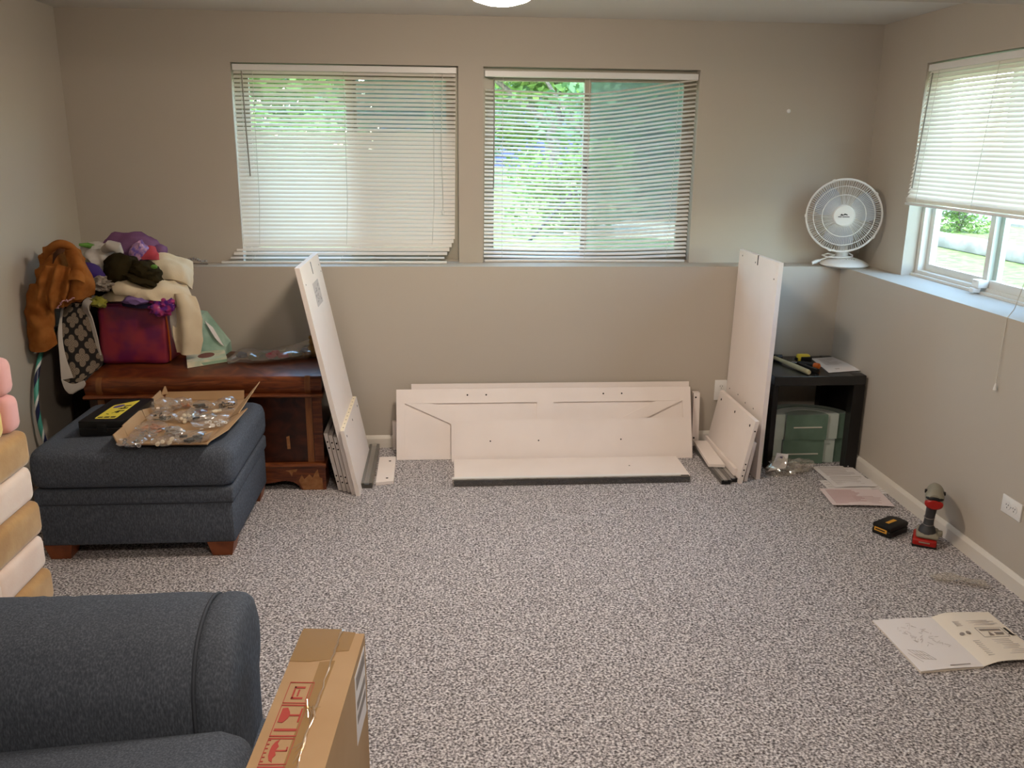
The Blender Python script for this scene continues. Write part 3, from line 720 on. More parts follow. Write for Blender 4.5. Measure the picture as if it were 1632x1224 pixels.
# ------------------------------------------------------------------ flat-pack boards on the left
def lean_x(x0, z1, slope, th, y0, y1, ztop):
    """board standing along y whose bottom left edge is x0 and which leans by slope (dx per metre up)"""
    c = math.cos(math.atan(slope)); w = th / c
    return [V(x0, y0, 0), V(x0 + w, y0, 0), V(x0 + w, y1, 0), V(x0, y1, 0), V(x0 + slope * ztop, y0, ztop), V(x0 + w + slope * ztop, y0, ztop - abs(slope) * w * 0), V(x0 + w + slope * ztop, y1, ztop), V(x0 + slope * ztop, y1, ztop)]
def holes(parent, pts, n, r=.004):
    """round drilled holes, shown as dark recesses; n = outward normal"""
    n = V(n).normalized(); bm = B()
    for p in pts: cyl(bm, V(p) - n * .0015, V(p) + n * .0007, r, 8)
    return obj('drilled_holes', bm, 'hole', parent, smooth=False)
SL = -.194
t = thing('cabinet_side_panel', (-.44, 4.16, 0), 'tall white cabinet panel leaning left against the walnut chest', 'board')
bm = B(); quad_box(bm, lean_x(-.456, 0, SL, .0215, 3.885, 4.452, 1.072)); obj('panel', bm, 'board', t, smooth=False)
fx = lambda z, o=.0: -.456 + .0219 + SL * z + o
nrm = (1, 0, .194)
holes(t, [(fx(.99), 3.94, .99), (fx(1.02), 4.40, 1.02), (fx(.985), 4.42, .985)], nrm, .0035)
bm = B(); quad_box(bm, [V(fx(1.005, -.001), 4.18, 1.005), V(fx(1.005, .0008), 4.18, 1.005), V(fx(1.005, .0008), 4.19, 1.005), V(fx(1.005, -.001), 4.19, 1.005), V(fx(1.062, -.001), 4.18, 1.062), V(fx(1.062, .0008), 4.18, 1.062), V(fx(1.062, .0008), 4.19, 1.062), V(fx(1.062, -.001), 4.19, 1.062)]); obj('slot', bm, 'hole', t, smooth=False)
bm = B(); quad_box(bm, [V(fx(a, d), y, a) for a, y, d in ((.86, 4.10, -.001), (.86, 4.10, .0006), (.86, 4.27, .0006), (.86, 4.27, -.001), (.97, 4.10, -.001), (.97, 4.10, .0006), (.97, 4.27, .0006), (.97, 4.27, -.001))]); q = lab(obj('printed_label', bm, 'ink_pale', t, smooth=False), 'faint grey printed label')
bm = B(); rr = random.Random(4)
for k in range(16):
    y = 4.11 + rr.random() * .13; z = .868 + rr.random() * .09; h = .004 + rr.random() * .006; wd = .008 + rr.random() * .03
    quad_box(bm, [V(fx(a, d), b, a) for a, b, d in ((z, y, 0), (z, y, .0010), (z, y + wd, .0010), (z, y + wd, 0), (z + h, y, 0), (z + h, y, .0010), (z + h, y + wd, .0010), (z + h, y + wd, 0))])
obj('print', bm, 'ink_faint', q, smooth=False)
t = thing('cabinet_end_panel', (-.43, 4.16, 0), 'short white drilled panel leaning against the tall left panel', 'board')
bm = B(); quad_box(bm, lean_x(-.434, 0, SL, .0195, 3.868, 4.448, .322)); obj('panel', bm, 'board', t, smooth=False)
bm = B(); fz = .3225; fxs = -.434 + SL * fz
quad_box(bm, [V(fxs + .001, 3.869, fz - .001), V(fxs + .0188, 3.869, fz - .001), V(fxs + .0188, 4.447, fz - .001), V(fxs + .001, 4.447, fz - .001), V(fxs + .001, 3.869, fz + .0008), V(fxs + .0188, 3.869, fz + .0008), V(fxs + .0188, 4.447, fz + .0008), V(fxs + .001, 4.447, fz + .0008)]); q = lab(obj('raw_edge', bm, 'nylon', t, smooth=False), 'cream raw board edge')
bm = B()
for k in range(9): cyl(bm, V(fxs + .010, 3.92 + .06 * k, fz), V(fxs + .010, 3.92 + .06 * k, fz + .0018), .0032, 8)
obj('dowel_holes', bm, 'ink', q, smooth=False)
g = lambda z: -.434 + .0199 + SL * z
holes(t, [(g(.285), 3.91, .285), (g(.285), 4.16, .285), (g(.285), 4.40, .285)], nrm, .006)
for k, (x, c) in enumerate(((-.5245, 'leftmost'), (-.502, 'middle'), (-.4795, 'rightmost'))):
    t = thing('shelf_slat', (x, 4.2, 0), f'{c} of the three thin white boards between chest and leaning panel', 'board', 'thin boards by the chest')
    bm = B(); quad_box(bm, lean_x(x, 0, -.20, .0165, 3.945 - .012 * k, 4.43, .288 - .006 * k)); obj('panel', bm, 'board', t, smooth=False)
    bm = B()
    for z in (.045, .075, .215, .245): cyl(bm, V(x + .008 - .20 * z, 3.946 - .012 * k, z), V(x + .008 - .20 * z, 3.9435 - .012 * k, z), .004, 8)
    obj('drilled_holes', bm, 'hole', t, smooth=False)
# rail in cloudy wrap and drilled strip on the carpet
def rail(a, b, w, h, name, label, m, wrap=True):
    a, b = V(a), V(b); d = (b - a).normalized(); s = d.cross(Vector((0, 0, 1))).normalized() * w / 2; up = Vector((0, 0, h))
    t = thing(name, a, label, 'rail'); e = .25
    P = [-1, -1, -.5, -.5, .5, .5, 1, 1]; Zs = [0, 1, 1, .55, .55, 1, 1, 0]
    bm = B(); loft(bm, [[q + s * p + up * z for p, z in zip(P, Zs)] for q in (a, b)]); obj('channel', bm, m, t, smooth=False)
    bm = B(); loft(bm, [[q + s * p + up * z for p, z in ((-.42, .58), (.42, .58), (.42, .95), (-.42, .95))] for q in (a + d * .01, b - d * .03)]); obj('runner', bm, 'alu', t, smooth=False)
    if wrap:
        bm = B(); n = 14; rr = random.Random(len(label)); L_ = (b - a).length
        loft(bm, [[a + d * (L_ * (i / n) * 1.01 - .006) + s * p * (1.12 + .1 * rr.random()) + up * (z * (1.08 + .12 * rr.random())) for p, z in ((-1, 0), (-1, .9), (-.4, 1.0), (.4, 1.02), (1, .9), (1, 0))] for i in range(n + 1)], False); obj('plastic_wrap', bm, 'film', t)
    return t
rail((-.392, 3.962, .001), (-.398, 4.535, .001), .052, .026, 'drawer_rail', 'dark grey rail in clear wrap beside the left leaning panels', 'rail_grey')
def strip(P, th, name, label, hs, z=0.001, m='board'):
    t = thing(name, (P[0][0], P[0][1], z), label, 'board')
    bm = B(); quad_box(bm, [V(x, y, z) for x, y in P] + [V(x, y, z + th) for x, y in P]); obj('panel', bm, m, t, smooth=False)
    if hs:
        bm = B()
        for x, y in hs: cyl(bm, V(x, y, z + th - .001), V(x, y, z + th + .0007), .0065, 10)
        obj('drilled_holes', bm, 'hole', t, smooth=False)
    return t
strip([(-.352, 3.995), (-.266, 4.012), (-.273, 4.36), (-.358, 4.352)], .016, 'drilled_strip', 'short white strip with two holes lying on the carpet', [(-.30, 4.05), (-.30, 4.29)])

# ------------------------------------------------------------------ sliding doors and boards by the back wall
def tilt_frame(x0, y0, z0, dy, dz):
    """local x along the wall, local y up the board, local z towards the viewer"""
    u = Vector((0, dy, dz)).normalized(); n = Vector((1, 0, 0)).cross(u)
    return Matrix(((1, u.x, n.x, x0), (0, u.y, n.y, y0), (0, u.z, n.z, z0), (0, 0, 0, 1)))
Wd, Hd = 1.582, .372
F = tilt_frame(-.269, 4.342, .002, .128, .349)
t = thing('sliding_panel_door', (.52, 4.34, 0), 'white cabinet door with raised diagonal trim leaning on the back wall', 'door')
bm = B(); box(bm, (0, 0, -.018), (Wd, Hd, -.009), F); obj('door_slab', bm, 'board', t, smooth=False)
def piece(name, pts, z0=-.009, z1=.0):
    bm = B(); prism(bm, pts, z0, z1, F); return obj(name, bm, 'board', t, smooth=False)
piece('top_rail', [(0, Hd - .075), (Wd, Hd - .075), (Wd, Hd), (0, Hd)])
piece('bottom_rail', [(0, 0), (Wd, 0), (Wd, .040), (0, .040)])
for a, b in ((0, .045), (Wd - .045, Wd)): piece('side_stile', [(a, .040), (b, .040), (b, Hd - .075), (a, Hd - .075)])
piece('middle_stile', [(Wd / 2 - .045, .040), (Wd / 2 + .045, .040), (Wd / 2 + .045, Hd - .075), (Wd / 2 - .045, Hd - .075)])
piece('diagonal_brace', [(.050, Hd - .0755), (.190, Hd - .0755), (Wd / 2 - .05, .0405), (Wd / 2 - .19, .0405)])
piece('diagonal_brace', [(Wd - .190, Hd - .0755), (Wd - .050, Hd - .0755), (Wd / 2 + .19, .0405), (Wd / 2 + .05, .0405)])
bm = B()
for x in (.375, .475, 1.105, 1.205): cyl(bm, F @ V(x, Hd - .033, -.001), F @ V(x, Hd - .033, .0008), .0045, 8)
obj('drilled_holes', bm, 'hole', t, smooth=False)
F2 = tilt_frame(-.192, 4.445, .002, .08, .362)
t = thing('back_panel', (.5, 4.45, 0), 'plain white board just showing above the cabinet door', 'board')
bm = B(); box(bm, (0, 0, -.015), (1.512, .372, 0), F2); obj('panel', bm, 'board', t, smooth=False)
F3 = tilt_frame(.018, 4.304, .002, .074, .203)
t = thing('front_panel', (.65, 4.3, 0), 'lower plain white board leaning on the cabinet door', 'board')
bm = B(); box(bm, (0, 0, -.017), (1.284, .217, 0), F3); obj('panel', bm, 'board', t, smooth=False)
holes(t, [F3 @ V(x, y, 0) for x, y in ((.205, .105), (.46, .105), (.90, .105))], F3.to_3x3() @ V(0, 0, 1), .004)
bm = B(); box(bm, (-.296, 4.505, .001), (-.150, 4.523, .163)); tag(obj('narrow_board', bm, 'board', smooth=False), 'narrow white board end peeping out left of the cabinet door', 'board')
t = thing('upright_board', (1.36, 4.50, 0), 'narrow upright white board with two holes right of the cabinet door', 'board')
bm = B(); quad_box(bm, [V(1.348, 4.49, .002), V(1.386, 4.49, .002), V(1.386, 4.525, .002), V(1.348, 4.525, .002), V(1.345, 4.505, .305), V(1.380, 4.505, .305), V(1.380, 4.54, .305), V(1.345, 4.54, .305)]); obj('panel', bm, 'board', t, smooth=False)
holes(t, [(1.358, 4.5035, .28), (1.358, 4.4915, .05)], (0, -1, .05), .005)
# flat board and the wrapped black rail before it
t = thing('flat_board', (.62, 4.13, 0), 'plain white board lying flat on the carpet behind a black rail', 'board')
bm = B(); box(bm, (.030, 4.012, .001), (1.208, 4.290, .019)); obj('panel', bm, 'board', t, smooth=False)
holes(t, [(.93, 4.16, .0192)], (0, 0, 1), .004)
t = thing('long_rail', (.61, 3.97, 0), 'long black rail in shiny clear wrap on the carpet', 'rail')
bm = B(); box(bm, (.028, 3.962, .001), (1.193, 3.992, .030)); obj('channel', bm, 'black_metal', t, smooth=False)
bm = B(); box(bm, (.018, 3.975, .0305), (1.150, 3.998, .037)); lab(obj('runner', bm, 'white_plastic', t, smooth=False), 'white strip on top of the black rail')
bm = B(); rr = random.Random(12); n = 60
loft(bm, [[V(.02 + 1.182 * i / n, y + rr.uniform(-.0025, .0025), z + rr.uniform(-.002, .002) * (z > .005)) for y, z in ((3.957, .0012), (3.955, .018), (3.957, .032), (3.968, .034))] for i in range(n + 1)], False); obj('plastic_wrap', bm, 'wrap', t)

# ------------------------------------------------------------------ boards on the right
t = thing('cabinet_side_panel', (1.54, 4.27, 0), 'tall white cabinet panel leaning right against the black table', 'board')
bm = B(); quad_box(bm, lean_x(1.536, 0, .019, .0215, 3.985, 4.552, 1.083)); obj('panel', bm, 'board', t, smooth=False)
hx = lambda z: 1.536 + .019 * z
holes(t, [(hx(1.055), 4.50, 1.055), (hx(1.045), 4.30, 1.045), (hx(1.0), 4.03, 1.0)] + [(hx(z), y, z) for z, y in ((.33, 4.50), (.335, 4.36), (.325, 4.24), (.330, 4.12))], (-1, 0, .02), .004)
bm = B(); box(bm, (hx(1.05) - .0006, 4.262, 1.035), (hx(1.05) + .004, 4.272, 1.084)); obj('slot', bm, 'hole', t, smooth=False)
t = thing('cabinet_end_panel', (1.47, 4.2, 0), 'short white drilled panel leaning against the tall right panel', 'board')
c0 = 1.430
bm = B(); quad_box(bm, lean_x(c0, 0, .19, .0195, 3.935, 4.50, .320)); obj('panel', bm, 'board', t, smooth=False)
holes(t, [(c0 + .19 * .283, y, .283) for y in (3.99, 4.22, 4.45)], (-1, 0, .19), .007)
bm = B()
for z in (.04, .07, .10, .27): cyl(bm, V(c0 + .010 + .19 * z, 3.936, z), V(c0 + .010 + .19 * z, 3.9335, z), .004, 8)
obj('edge_holes', bm, 'hole', t, smooth=False)
t = thing('shelf_slat', (1.50, 4.2, 0), 'thin white board sandwiched between the two right leaning panels', 'board')
bm = B(); quad_box(bm, lean_x(1.468, 0, .16, .016, 3.962, 4.49, .20)); obj('panel', bm, 'board', t, smooth=False)
rail((1.365, 3.925, .001), (1.365, 4.44, .001), .045, .022, 'drawer_rail', 'left one of two dark rails under the short white strip', 'black_metal')
rail((1.412, 3.952, .001), (1.403, 4.45, .001), .036, .020, 'drawer_rail', 'dark rail squeezed beside the right leaning panel', 'black_metal')
strip([(1.327, 4.10), (1.408, 4.088), (1.425, 4.462), (1.352, 4.468)], .015, 'short_strip', 'short white strip lying on dark rails at the right', None, .0275)
t = thing('ledged_strip', (1.42, 4.2, .022), 'white rebated strip standing on the rail beside the right leaning panel', 'board')
bm = B(); quad_box(bm, [V(1.420, 3.985, .0225), V(1.436, 3.985, .0225), V(1.434, 4.50, .0225), V(1.422, 4.50, .0225), V(1.422, 3.985, .060), V(1.438, 3.985, .060), V(1.436, 4.50, .060), V(1.424, 4.50, .060)]); obj('panel', bm, 'board', t, smooth=False)

# ------------------------------------------------------------------ black side table with green foam
t = thing('side_table', (1.86, 4.33, 0), 'black square side table in the right corner', 'table')
TX0, TX1, TY0, TY1, TZ = 1.600, 2.108, 4.105, 4.543, .499
bm = B(); rbox(bm, (TX0 + .035, TY0, TZ - .048), (TX1, TY1, TZ), .002, 1); obj('tabletop', bm, 'black_lam_top', t, smooth=False)
for x in (TX0, TX1 - .058):
    for y in (TY0 + .001, TY1 - .059): bm = B(); box(bm, (x + (.034 if x < 1.7 else -.001), y, 0), (x + (.06 if x < 1.7 else .057), y + .058, TZ - .0485)); obj('leg', bm, 'black_lam', t, smooth=False)
bm = B(); box(bm, (TX1 - .022, TY0 + .060, .03), (TX1 - .006, TY1 - .060, TZ - .049)); obj('side_panel', bm, 'black_lam', t, smooth=False)
for ya in (TY0 + .0005, TY1 - .062): bm = B(); rbox(bm, (TX1 - .062, ya, TZ - .010), (TX1 + .001, ya + .062, TZ + .0012), .002, 1); obj('corner_cap', bm, 'black_lam', t, smooth=False)
bm = B(); cyl(bm, V(2.066, 4.1055, .016), V(2.066, 4.1035, .016), .004, 8); obj('screw_head', bm, 'zinc', t)
def arc_block(cx, y0, ri, ro, z0, z1, m, label, n=22, bev=.014):
    """half ring of foam lying flat with its two ends facing the viewer"""
    bm = B(); P = [(cx + ro * math.cos(math.pi * k / n), y0 + ro * .78 * math.sin(math.pi * k / n)) for k in range(n + 1)]
    if ri: P += [(cx + ri * math.cos(math.pi * k / n), y0 + ri * .80 * math.sin(math.pi * k / n)) for k in range(n, -1, -1)]
    prism(bm, P, z0, z1)
    es = [e for e in bm.edges if e.calc_face_angle(0) > R(30)]
    bmesh.ops.bevel(bm, geom=es, offset=bev, segments=3, profile=.5, affect='EDGES', clamp_overlap=True)
    return tag(obj('foam_arch', bm, m, angle=60), label, 'foam block', 'nested green foam arches under the table')
for i, (z0, z1, w) in enumerate(((.002, .133, 'lower'), (.136, .272, 'upper'))):
    cx = 1.855 + .004 * i; y = 4.19 - .008 * i
    arc_block(cx, y, 0, .110, z0, z1, 'green_suede', f'{w} green foam half disc under the black table')
    arc_block(cx, y + .012, .113, .172, z0, z1, 'pale_suede', f'{w} pale green foam arch around the green half disc')
    arc_block(cx, y + .020, .175, .232, z0, z1, 'green_suede', f'{w} outer dark green foam arch under the black table')
    hd = [o for o in COL.objects if o.name.startswith('foam_arch')][-3]
    zc = (z0 + z1) / 2 - .012 * (1 - i) + .0
    bm = B(); rbox(bm, (cx - .082 + .012 * i, y - .004, zc - .003), (cx + .082, y + .002, zc + .004), .002, 2); lab(obj('zipper', bm, 'cord', hd), 'white zipper')

# ------------------------------------------------------------------ things on the ottoman
t = thing('tool_case', (-1.41, 3.55, .468), 'black plastic case with a yellow label lying on the ottoman', 'case')
Tc = Matrix(((.17, .02, 0, -1.452), (.006, .315, 0, 3.392), (0, 0, 1, .475), (0, 0, 0, 1)))
bm = B(); rbox(bm, (0, 0, 0), (1, 1, .030), .003, 2, Tc); obj('case_base', bm, 'black_plastic', t)
bm = B(); rbox(bm, (.0, .0, .0315), (1, 1, .060), .004, 2, Tc); lid_ = obj('case_lid', bm, 'black_plastic', t)
bm = B(); rbox(bm, (.42, -.025, .016), (.62, .0, .046), .003, 2, Tc); obj('clasp', bm, 'black_plastic', t)
bm = B(); rbox(bm, (.25, .985, .01), (.75, 1.06, .03), .003, 2, Tc); obj('handle', bm, 'grey_plastic', t)
LP = lambda u, v, z=0: V(-1.403 + u * .083 + v * (.012 + .06 * u * 0) , 3.425 + v * (.185 + .075 * u), .5352 + z)
def lprism(name, pts, z0, z1, m, par):
    bm = B(); a = [bm.verts.new(LP(u, v, z0)) for u, v in pts]; b = [bm.verts.new(LP(u, v, z1)) for u, v in pts]; n = len(pts)
    bm.faces.new(a[::-1]); bm.faces.new(b)
    for i in range(n): bm.faces.new((a[i], a[(i + 1) % n], b[(i + 1) % n], b[i]))
    return obj(name, bm, m, par, smooth=False)
yl = lprism('label', [(.06, 0), (.94, 0), (1, .04), (1, .97), (.96, 1), (.04, 1), (0, .96), (0, .04)], 0, .0008, 'yellow_label', lid_)
bm = B()
for a, b in ((.08, .32), (.38, .62), (.68, .90)):
    quad_box(bm, [LP(u, v, z) for z in (.0006, .0014) for u, v in ((a, .05), (b, .05), (b, .11), (a, .11))])
rr = random.Random(5)
for k in range(9):
    u = .18 + .5 * rr.random(); v = .30 + .35 * rr.random(); w = .06 + .10 * rr.random(); h = .02 + .03 * rr.random(); s = rr.uniform(-.08, .08)
    quad_box(bm, [LP(a, b, z) for z in (.0006, .0014) for a, b in ((u, v), (u + w, v + s), (u + w, v + s + h), (u, v + h))])
for k in range(3): quad_box(bm, [LP(a, b, z) for z in (.0006, .0014) for a, b in ((.60, .40 + .15 * k), (.90, .40 + .15 * k), (.90, .45 + .15 * k), (.60, .45 + .15 * k))])
stuff(obj('print', bm, 'ink_dark', yl, smooth=False))
lprism('emblem', [(.34 + .22 * math.cos(a * .524), .80 + .10 * math.sin(a * .524)) for a in range(12)], .0006, .0016, 'purple_print', yl)

t = thing('cardboard_tray', (-1.1, 3.55, .47), 'open cardboard tray of hardware bags resting on the ottoman', 'tray')
ZT = .483; A0, A1, A2, A3 = V(-1.262, 3.262, ZT), V(-.922, 3.250, ZT), V(-.915, 3.86, ZT), V(-1.262, 3.86, ZT)
bm = B(); quad_box(bm, [p - Vector((0, 0, .004)) for p in (A0, A1, A2, A3)] + [A0, A1, A2, A3]); obj('tray_floor', bm, 'cardboard', t, smooth=False)
def flap(name, a, b, ta, tb, th=.004):
    """cardboard wall standing on edge a-b with top corners ta, tb"""
    a, b, ta, tb = map(V, (a, b, ta, tb)); n = (b - a).cross(ta - a).normalized() * th
    bm = B(); quad_box(bm, [a, b, b + n, a + n, ta, tb, tb + n, ta + n]); return obj(name, bm, 'cardboard', t, smooth=False)
for i, (v0, v1) in enumerate(((0, .16), (.17, .53), (.54, .985))):
    a, b = A0.lerp(A3, v0), A0.lerp(A3, v1); h = .040 + .004 * i
    flap('tray_wall', a, b, a + Vector((-.014, 0, h - .002)), b + Vector((-.010 - .004 * i, 0, h)))
flap('tray_wall', A3, A2, A3 + Vector((.004, .012, .036)), A2 + Vector((0, .012, .040)))
flap('corner_tab', A3 + Vector((-.012, -.02, .030)), A3 + Vector((.012, .004, .030)), A3 + Vector((.002, -.005, .066)), A3 + Vector((.006, -.002, .066)))
flap('tray_wall', A0, A1, A0 + Vector((0, -.006, .008)), A1 + Vector((0, -.006, .006)))
flap('torn_wall', A1 + Vector((-.008, .004, .001)), A1.lerp(A2, .50) + Vector((0, 0, .001)), A1 + Vector((.052, .12, .020)), A1.lerp(A2, .52) + Vector((.078, .02, .042)))
flap('corner_tab', A1 + Vector((-.028, .004, .002)), A1 + Vector((0, .05, .002)), A1 + Vector((-.012, .012, .036)), A1 + Vector((.008, .05, .036)))
flap('torn_wall', A1.lerp(A2, .54), A2, A1.lerp(A2, .50) + Vector((.048, 0, .03)), A2 + Vector((.060, .06, .068)))

def polybag(x, y, w, d, h, rot, fm, im, kind, label, seed, n=7, z=ZT, film_m='film', name='hardware_bag', group='bags of hardware in the tray'):
    t = thing(name, (x, y, z), label, 'bag', group); rr = random.Random(seed); w *= 1.18; d *= 1.22; h *= 1.15; T = Matrix.Translation((x, y, z)) @ Matrix.Rotation(rot, 4, 'Z')
    for k in range(n):
        a, b = rr.uniform(-.32, .32) * w, rr.uniform(-.32, .32) * d; c = .004 + rr.uniform(0, .45) * h; q = rr.uniform(0, 3.14); bm = B()
        u = Vector((math.cos(q), math.sin(q), rr.uniform(-.15, .25))) * (.006 + .006 * rr.random())
        if kind == 'screw': cyl(bm, V(a, b, c) - u, V(a, b, c) + u, .0022, 6); cyl(bm, V(a, b, c) + u, V(a, b, c) + u * 1.25, .0045, 8)
        elif kind == 'dowel': cyl(bm, V(a, b, c) - u * 1.6, V(a, b, c) + u * 1.6, .0042, 8)
        elif kind == 'washer': lathe(bm, [(.003, 0), (.008, 0), (.008, .002), (.003, .002), (.003, 0)], Matrix.Translation((a, b, c)) @ Matrix.Rotation(q, 4, 'X'), 10)
        elif kind == 'cap': lathe(bm, [(0, 0), (.008, 0), (.008, .004), (.005, .007), (0, .007)], Matrix.Translation((a, b, c)) @ Matrix.Rotation(q * .4, 4, 'X'), 10)
        else: rbox(bm, (a - .014, b - .007, c), (a + .014, b + .007, c + .008), .002, 1, Matrix.Rotation(q * .3, 4, 'Z'))
        bm.transform(T); obj({'screw': 'screw', 'dowel': 'dowel', 'washer': 'washer', 'cap': 'plastic_cap'}.get(kind, 'bracket'), bm, im, t)
    bm = B(); blob(bm, (0, 0, h * .48), (w / 2, d / 2, h * .5), .34, 1.9, seed, 3, .0008)
    bm.transform(T); obj('film', bm, film_m, t, angle=25)
    return t
polybag(*(-1.203, 3.248, 0.487)[:2], .085, .075, .030, .3, 0, 'zinc', 'washer', 'clear bag of bright washers in the front left tray corner', 1, 9)
polybag(*(-1.179, 3.319, 0.490)[:2], .085, .07, .034, .1, 0, 'zinc', 'screw', 'clear bag of shiny bolts just behind the front left corner', 2, 9)
polybag(*(-1.180, 3.421, 0.490)[:2], .11, .075, .032, -.1, 0, 'dowel', 'dowel', 'long bag of reddish brown wooden dowels', 3, 12)
polybag(*(-1.084, 3.257, 0.487)[:2], .085, .07, .026, .1, 0, 'nylon', 'cap', 'clear bag of pale caps at the middle of the front edge', 4, 7)
polybag(*(-1.075, 3.353, 0.490)[:2], .06, .06, .034, .5, 0, 'steel_dark', 'screw', 'small bag of dark bolts in the middle of the tray', 5, 9, film_m='film_grey')
polybag(*(-1.184, 3.546, 0.490)[:2], .10, .075, .038, 0, 0, 'steel_dark', 'screw', 'bag of black screws against the left tray wall', 6, 12)
polybag(*(-1.196, 3.665, 0.500)[:2], .10, .08, .060, .2, 0, 'film_grey', 'bracket', 'nearly empty puffed clear bag in the back left corner', 7, 2)
polybag(*(-1.156, 3.729, 0.500)[:2], .075, .06, .045, .4, 0, 'dowel', 'dowel', 'bag of short reddish pegs at the back left', 8, 8)
polybag(*(-1.083, 3.550, 0.490)[:2], .085, .085, .036, .6, 0, 'nylon', 'cap', 'bag of cream plastic fittings in the tray centre', 9, 14)
polybag(*(-1.061, 3.610, 0.490)[:2], .075, .05, .032, .2, 0, 'maroon', 'bracket', 'bag of maroon brackets behind the cream fittings', 10, 6)
polybag(*(-1.057, 3.702, 0.490)[:2], .085, .05, .036, .1, 0, 'steel_dark', 'bracket', 'bag of black hinges near the back wall of the tray', 11, 6)
polybag(*(-0.957, 3.721, 0.500)[:2], .075, .07, .046, .3, 0, 'steel_dark', 'screw', 'bulging bag of dark screws in the back right corner', 12, 14)
polybag(*(-0.965, 3.642, 0.490)[:2], .085, .035, .022, .2, 0, 'nylon', 'bracket', 'thin flat bag of white clips near the right wall', 13, 4)
polybag(*(-1.019, 3.547, 0.490)[:2], .095, .035, .024, .3, 0, 'grey_plastic', 'bracket', 'narrow bag of dark grey strips right of centre', 14, 4, film_m='film_grey')
polybag(*(-0.956, 3.460, 0.490)[:2], .13, .085, .042, .5, 0, 'white_plastic', 'washer', 'large bag of white plastic discs along the torn right wall', 15, 12)
polybag(*(-0.981, 3.274, 0.487)[:2], .105, .085, .038, .2, 0, 'steel_dark', 'bracket', 'bag of dark grey hinges in the front right tray corner', 16, 9)

# ------------------------------------------------------------------ things on the chest
ZB = .558
t = thing('fabric_bin', (-1.50, 4.37, ZB), 'magenta fabric storage bin full of dressing-up clothes on the chest', 'bin')
bm = B(); tmp = B(); box(tmp, (-1.668, 4.225, ZB), (-1.338, 4.49, .862)); bmesh.ops.bevel(tmp, geom=tmp.edges[:], offset=.028, segments=4, profile=.5, affect='EDGES')
bmesh.ops.subdivide_edges(tmp, edges=[e for e in tmp.edges if e.calc_length() > .12], cuts=6, use_grid_fill=True)
for v in tmp.verts:
    d = noise.noise(v.co * 9) * .014; v.co.y += d; v.co.x += noise.noise(v.co * 7 + Vector((5, 0, 0))) * .010
    if v.co.z < ZB + .02: v.co.z = max(v.co.z, ZB)
merge(bm, tmp); bb = obj('bin_body', bm, 'magenta_bin', t, angle=60)
bm = B(); tube(bm, [V(-1.345, 4.235, .84), V(-1.338, 4.232, .74), V(-1.337, 4.234, .62), V(-1.342, 4.238, .575)], .004, 6); lab(obj('piping', bm, 'orange', bb), 'orange edge piping')
bm = B(); tube(bm, [V(-1.66, 4.222, .853), V(-1.50, 4.214, .858), V(-1.35, 4.222, .853)], .006, 6); obj('rim', bm, 'bin_trim', bb)
# dark laundry bag in the gap left of the chest, carries the coat
bm = B(); tmp = B(); box(tmp, (-1.825, 4.20, .0), (-1.685, 4.50, .78)); bmesh.ops.bevel(tmp, geom=tmp.edges[:], offset=.05, segments=3, profile=.5, affect='EDGES'); merge(bm, tmp)
tag(obj('laundry_bag', bm, 'black_cloth'), 'black fabric bag wedged between chest and left wall', 'bag')
bm = B(); blob(bm, (-1.73, 4.28, .92), (.11, .13, .12), .2, 1.6, 31, 3); tag(obj('folded_blanket', bm, 'black_cloth'), 'dark folded blanket under the rust brown coat', 'blanket')
bm = B(); blob(bm, (-1.48, 4.40, .93), (.13, .08, .07), .2, 1.8, 33, 3); tag(obj('crumpled_shirt', bm, 'lilac'), 'crumpled lilac shirt spilling out of the magenta bin', 'clothing')

t = thing('coat', (-1.78, 4.1, .65), 'rust brown coat draped over the pile against the left wall', 'coat')
def net(name, rows, m, par, **k):
    bm = B(); sheet(bm, rows, **k); return obj(name, bm, m, par, angle=70)
net('coat_back', [[(-1.833, 4.180, 1.118), (-1.771, 4.150, 1.152), (-1.725, 4.180, 1.135), (-1.702, 4.220, 1.078)],
                  [(-1.817, 4.060, 1.056), (-1.745, 4.030, 1.074), (-1.670, 4.060, 1.056), (-1.644, 4.100, 1.007)],
                  [(-1.831, 4.020, 0.977), (-1.751, 3.990, 0.995), (-1.671, 4.020, 0.977), (-1.613, 4.080, 0.947)],
                  [(-1.854, 4.010, 0.894), (-1.780, 3.990, 0.877), (-1.727, 4.030, 0.890), (-1.632, 4.100, 0.921)]], 'rust_cloth', t, nu=26, nv=26, thick=.012, amp=.012, freq=16, seed=2, crease=.022, cf=13)
net('sleeve', [[(-1.842, 4.020, 0.977), (-1.787, 3.985, 0.991), (-1.767, 4.020, 0.968)], [(-1.860, 4.000, 0.853), (-1.801, 3.965, 0.859), (-1.772, 4.010, 0.856)], [(-1.869, 4.000, 0.767), (-1.808, 3.970, 0.779), (-1.787, 4.010, 0.782)],
               [(-1.862, 4.000, 0.692), (-1.809, 3.970, 0.686), (-1.771, 4.010, 0.712)]], 'rust_cloth', t, nu=22, nv=30, thick=.02, amp=.008, freq=18, seed=5, crease=.014, cf=12)
bm = B(); cp = [V(p) for p in ((-1.785, 4.060, 1.092), (-1.753, 4.030, 1.135), (-1.704, 4.015, 1.161), (-1.659, 4.020, 1.150), (-1.642, 4.060, 1.109))]; tube(bm, [cr(cp, k / 24) for k in range(25)], [.010 + .010 * math.sin(math.pi * k / 24) for k in range(25)], 10); obj('collar', bm, 'rust_cloth', t)
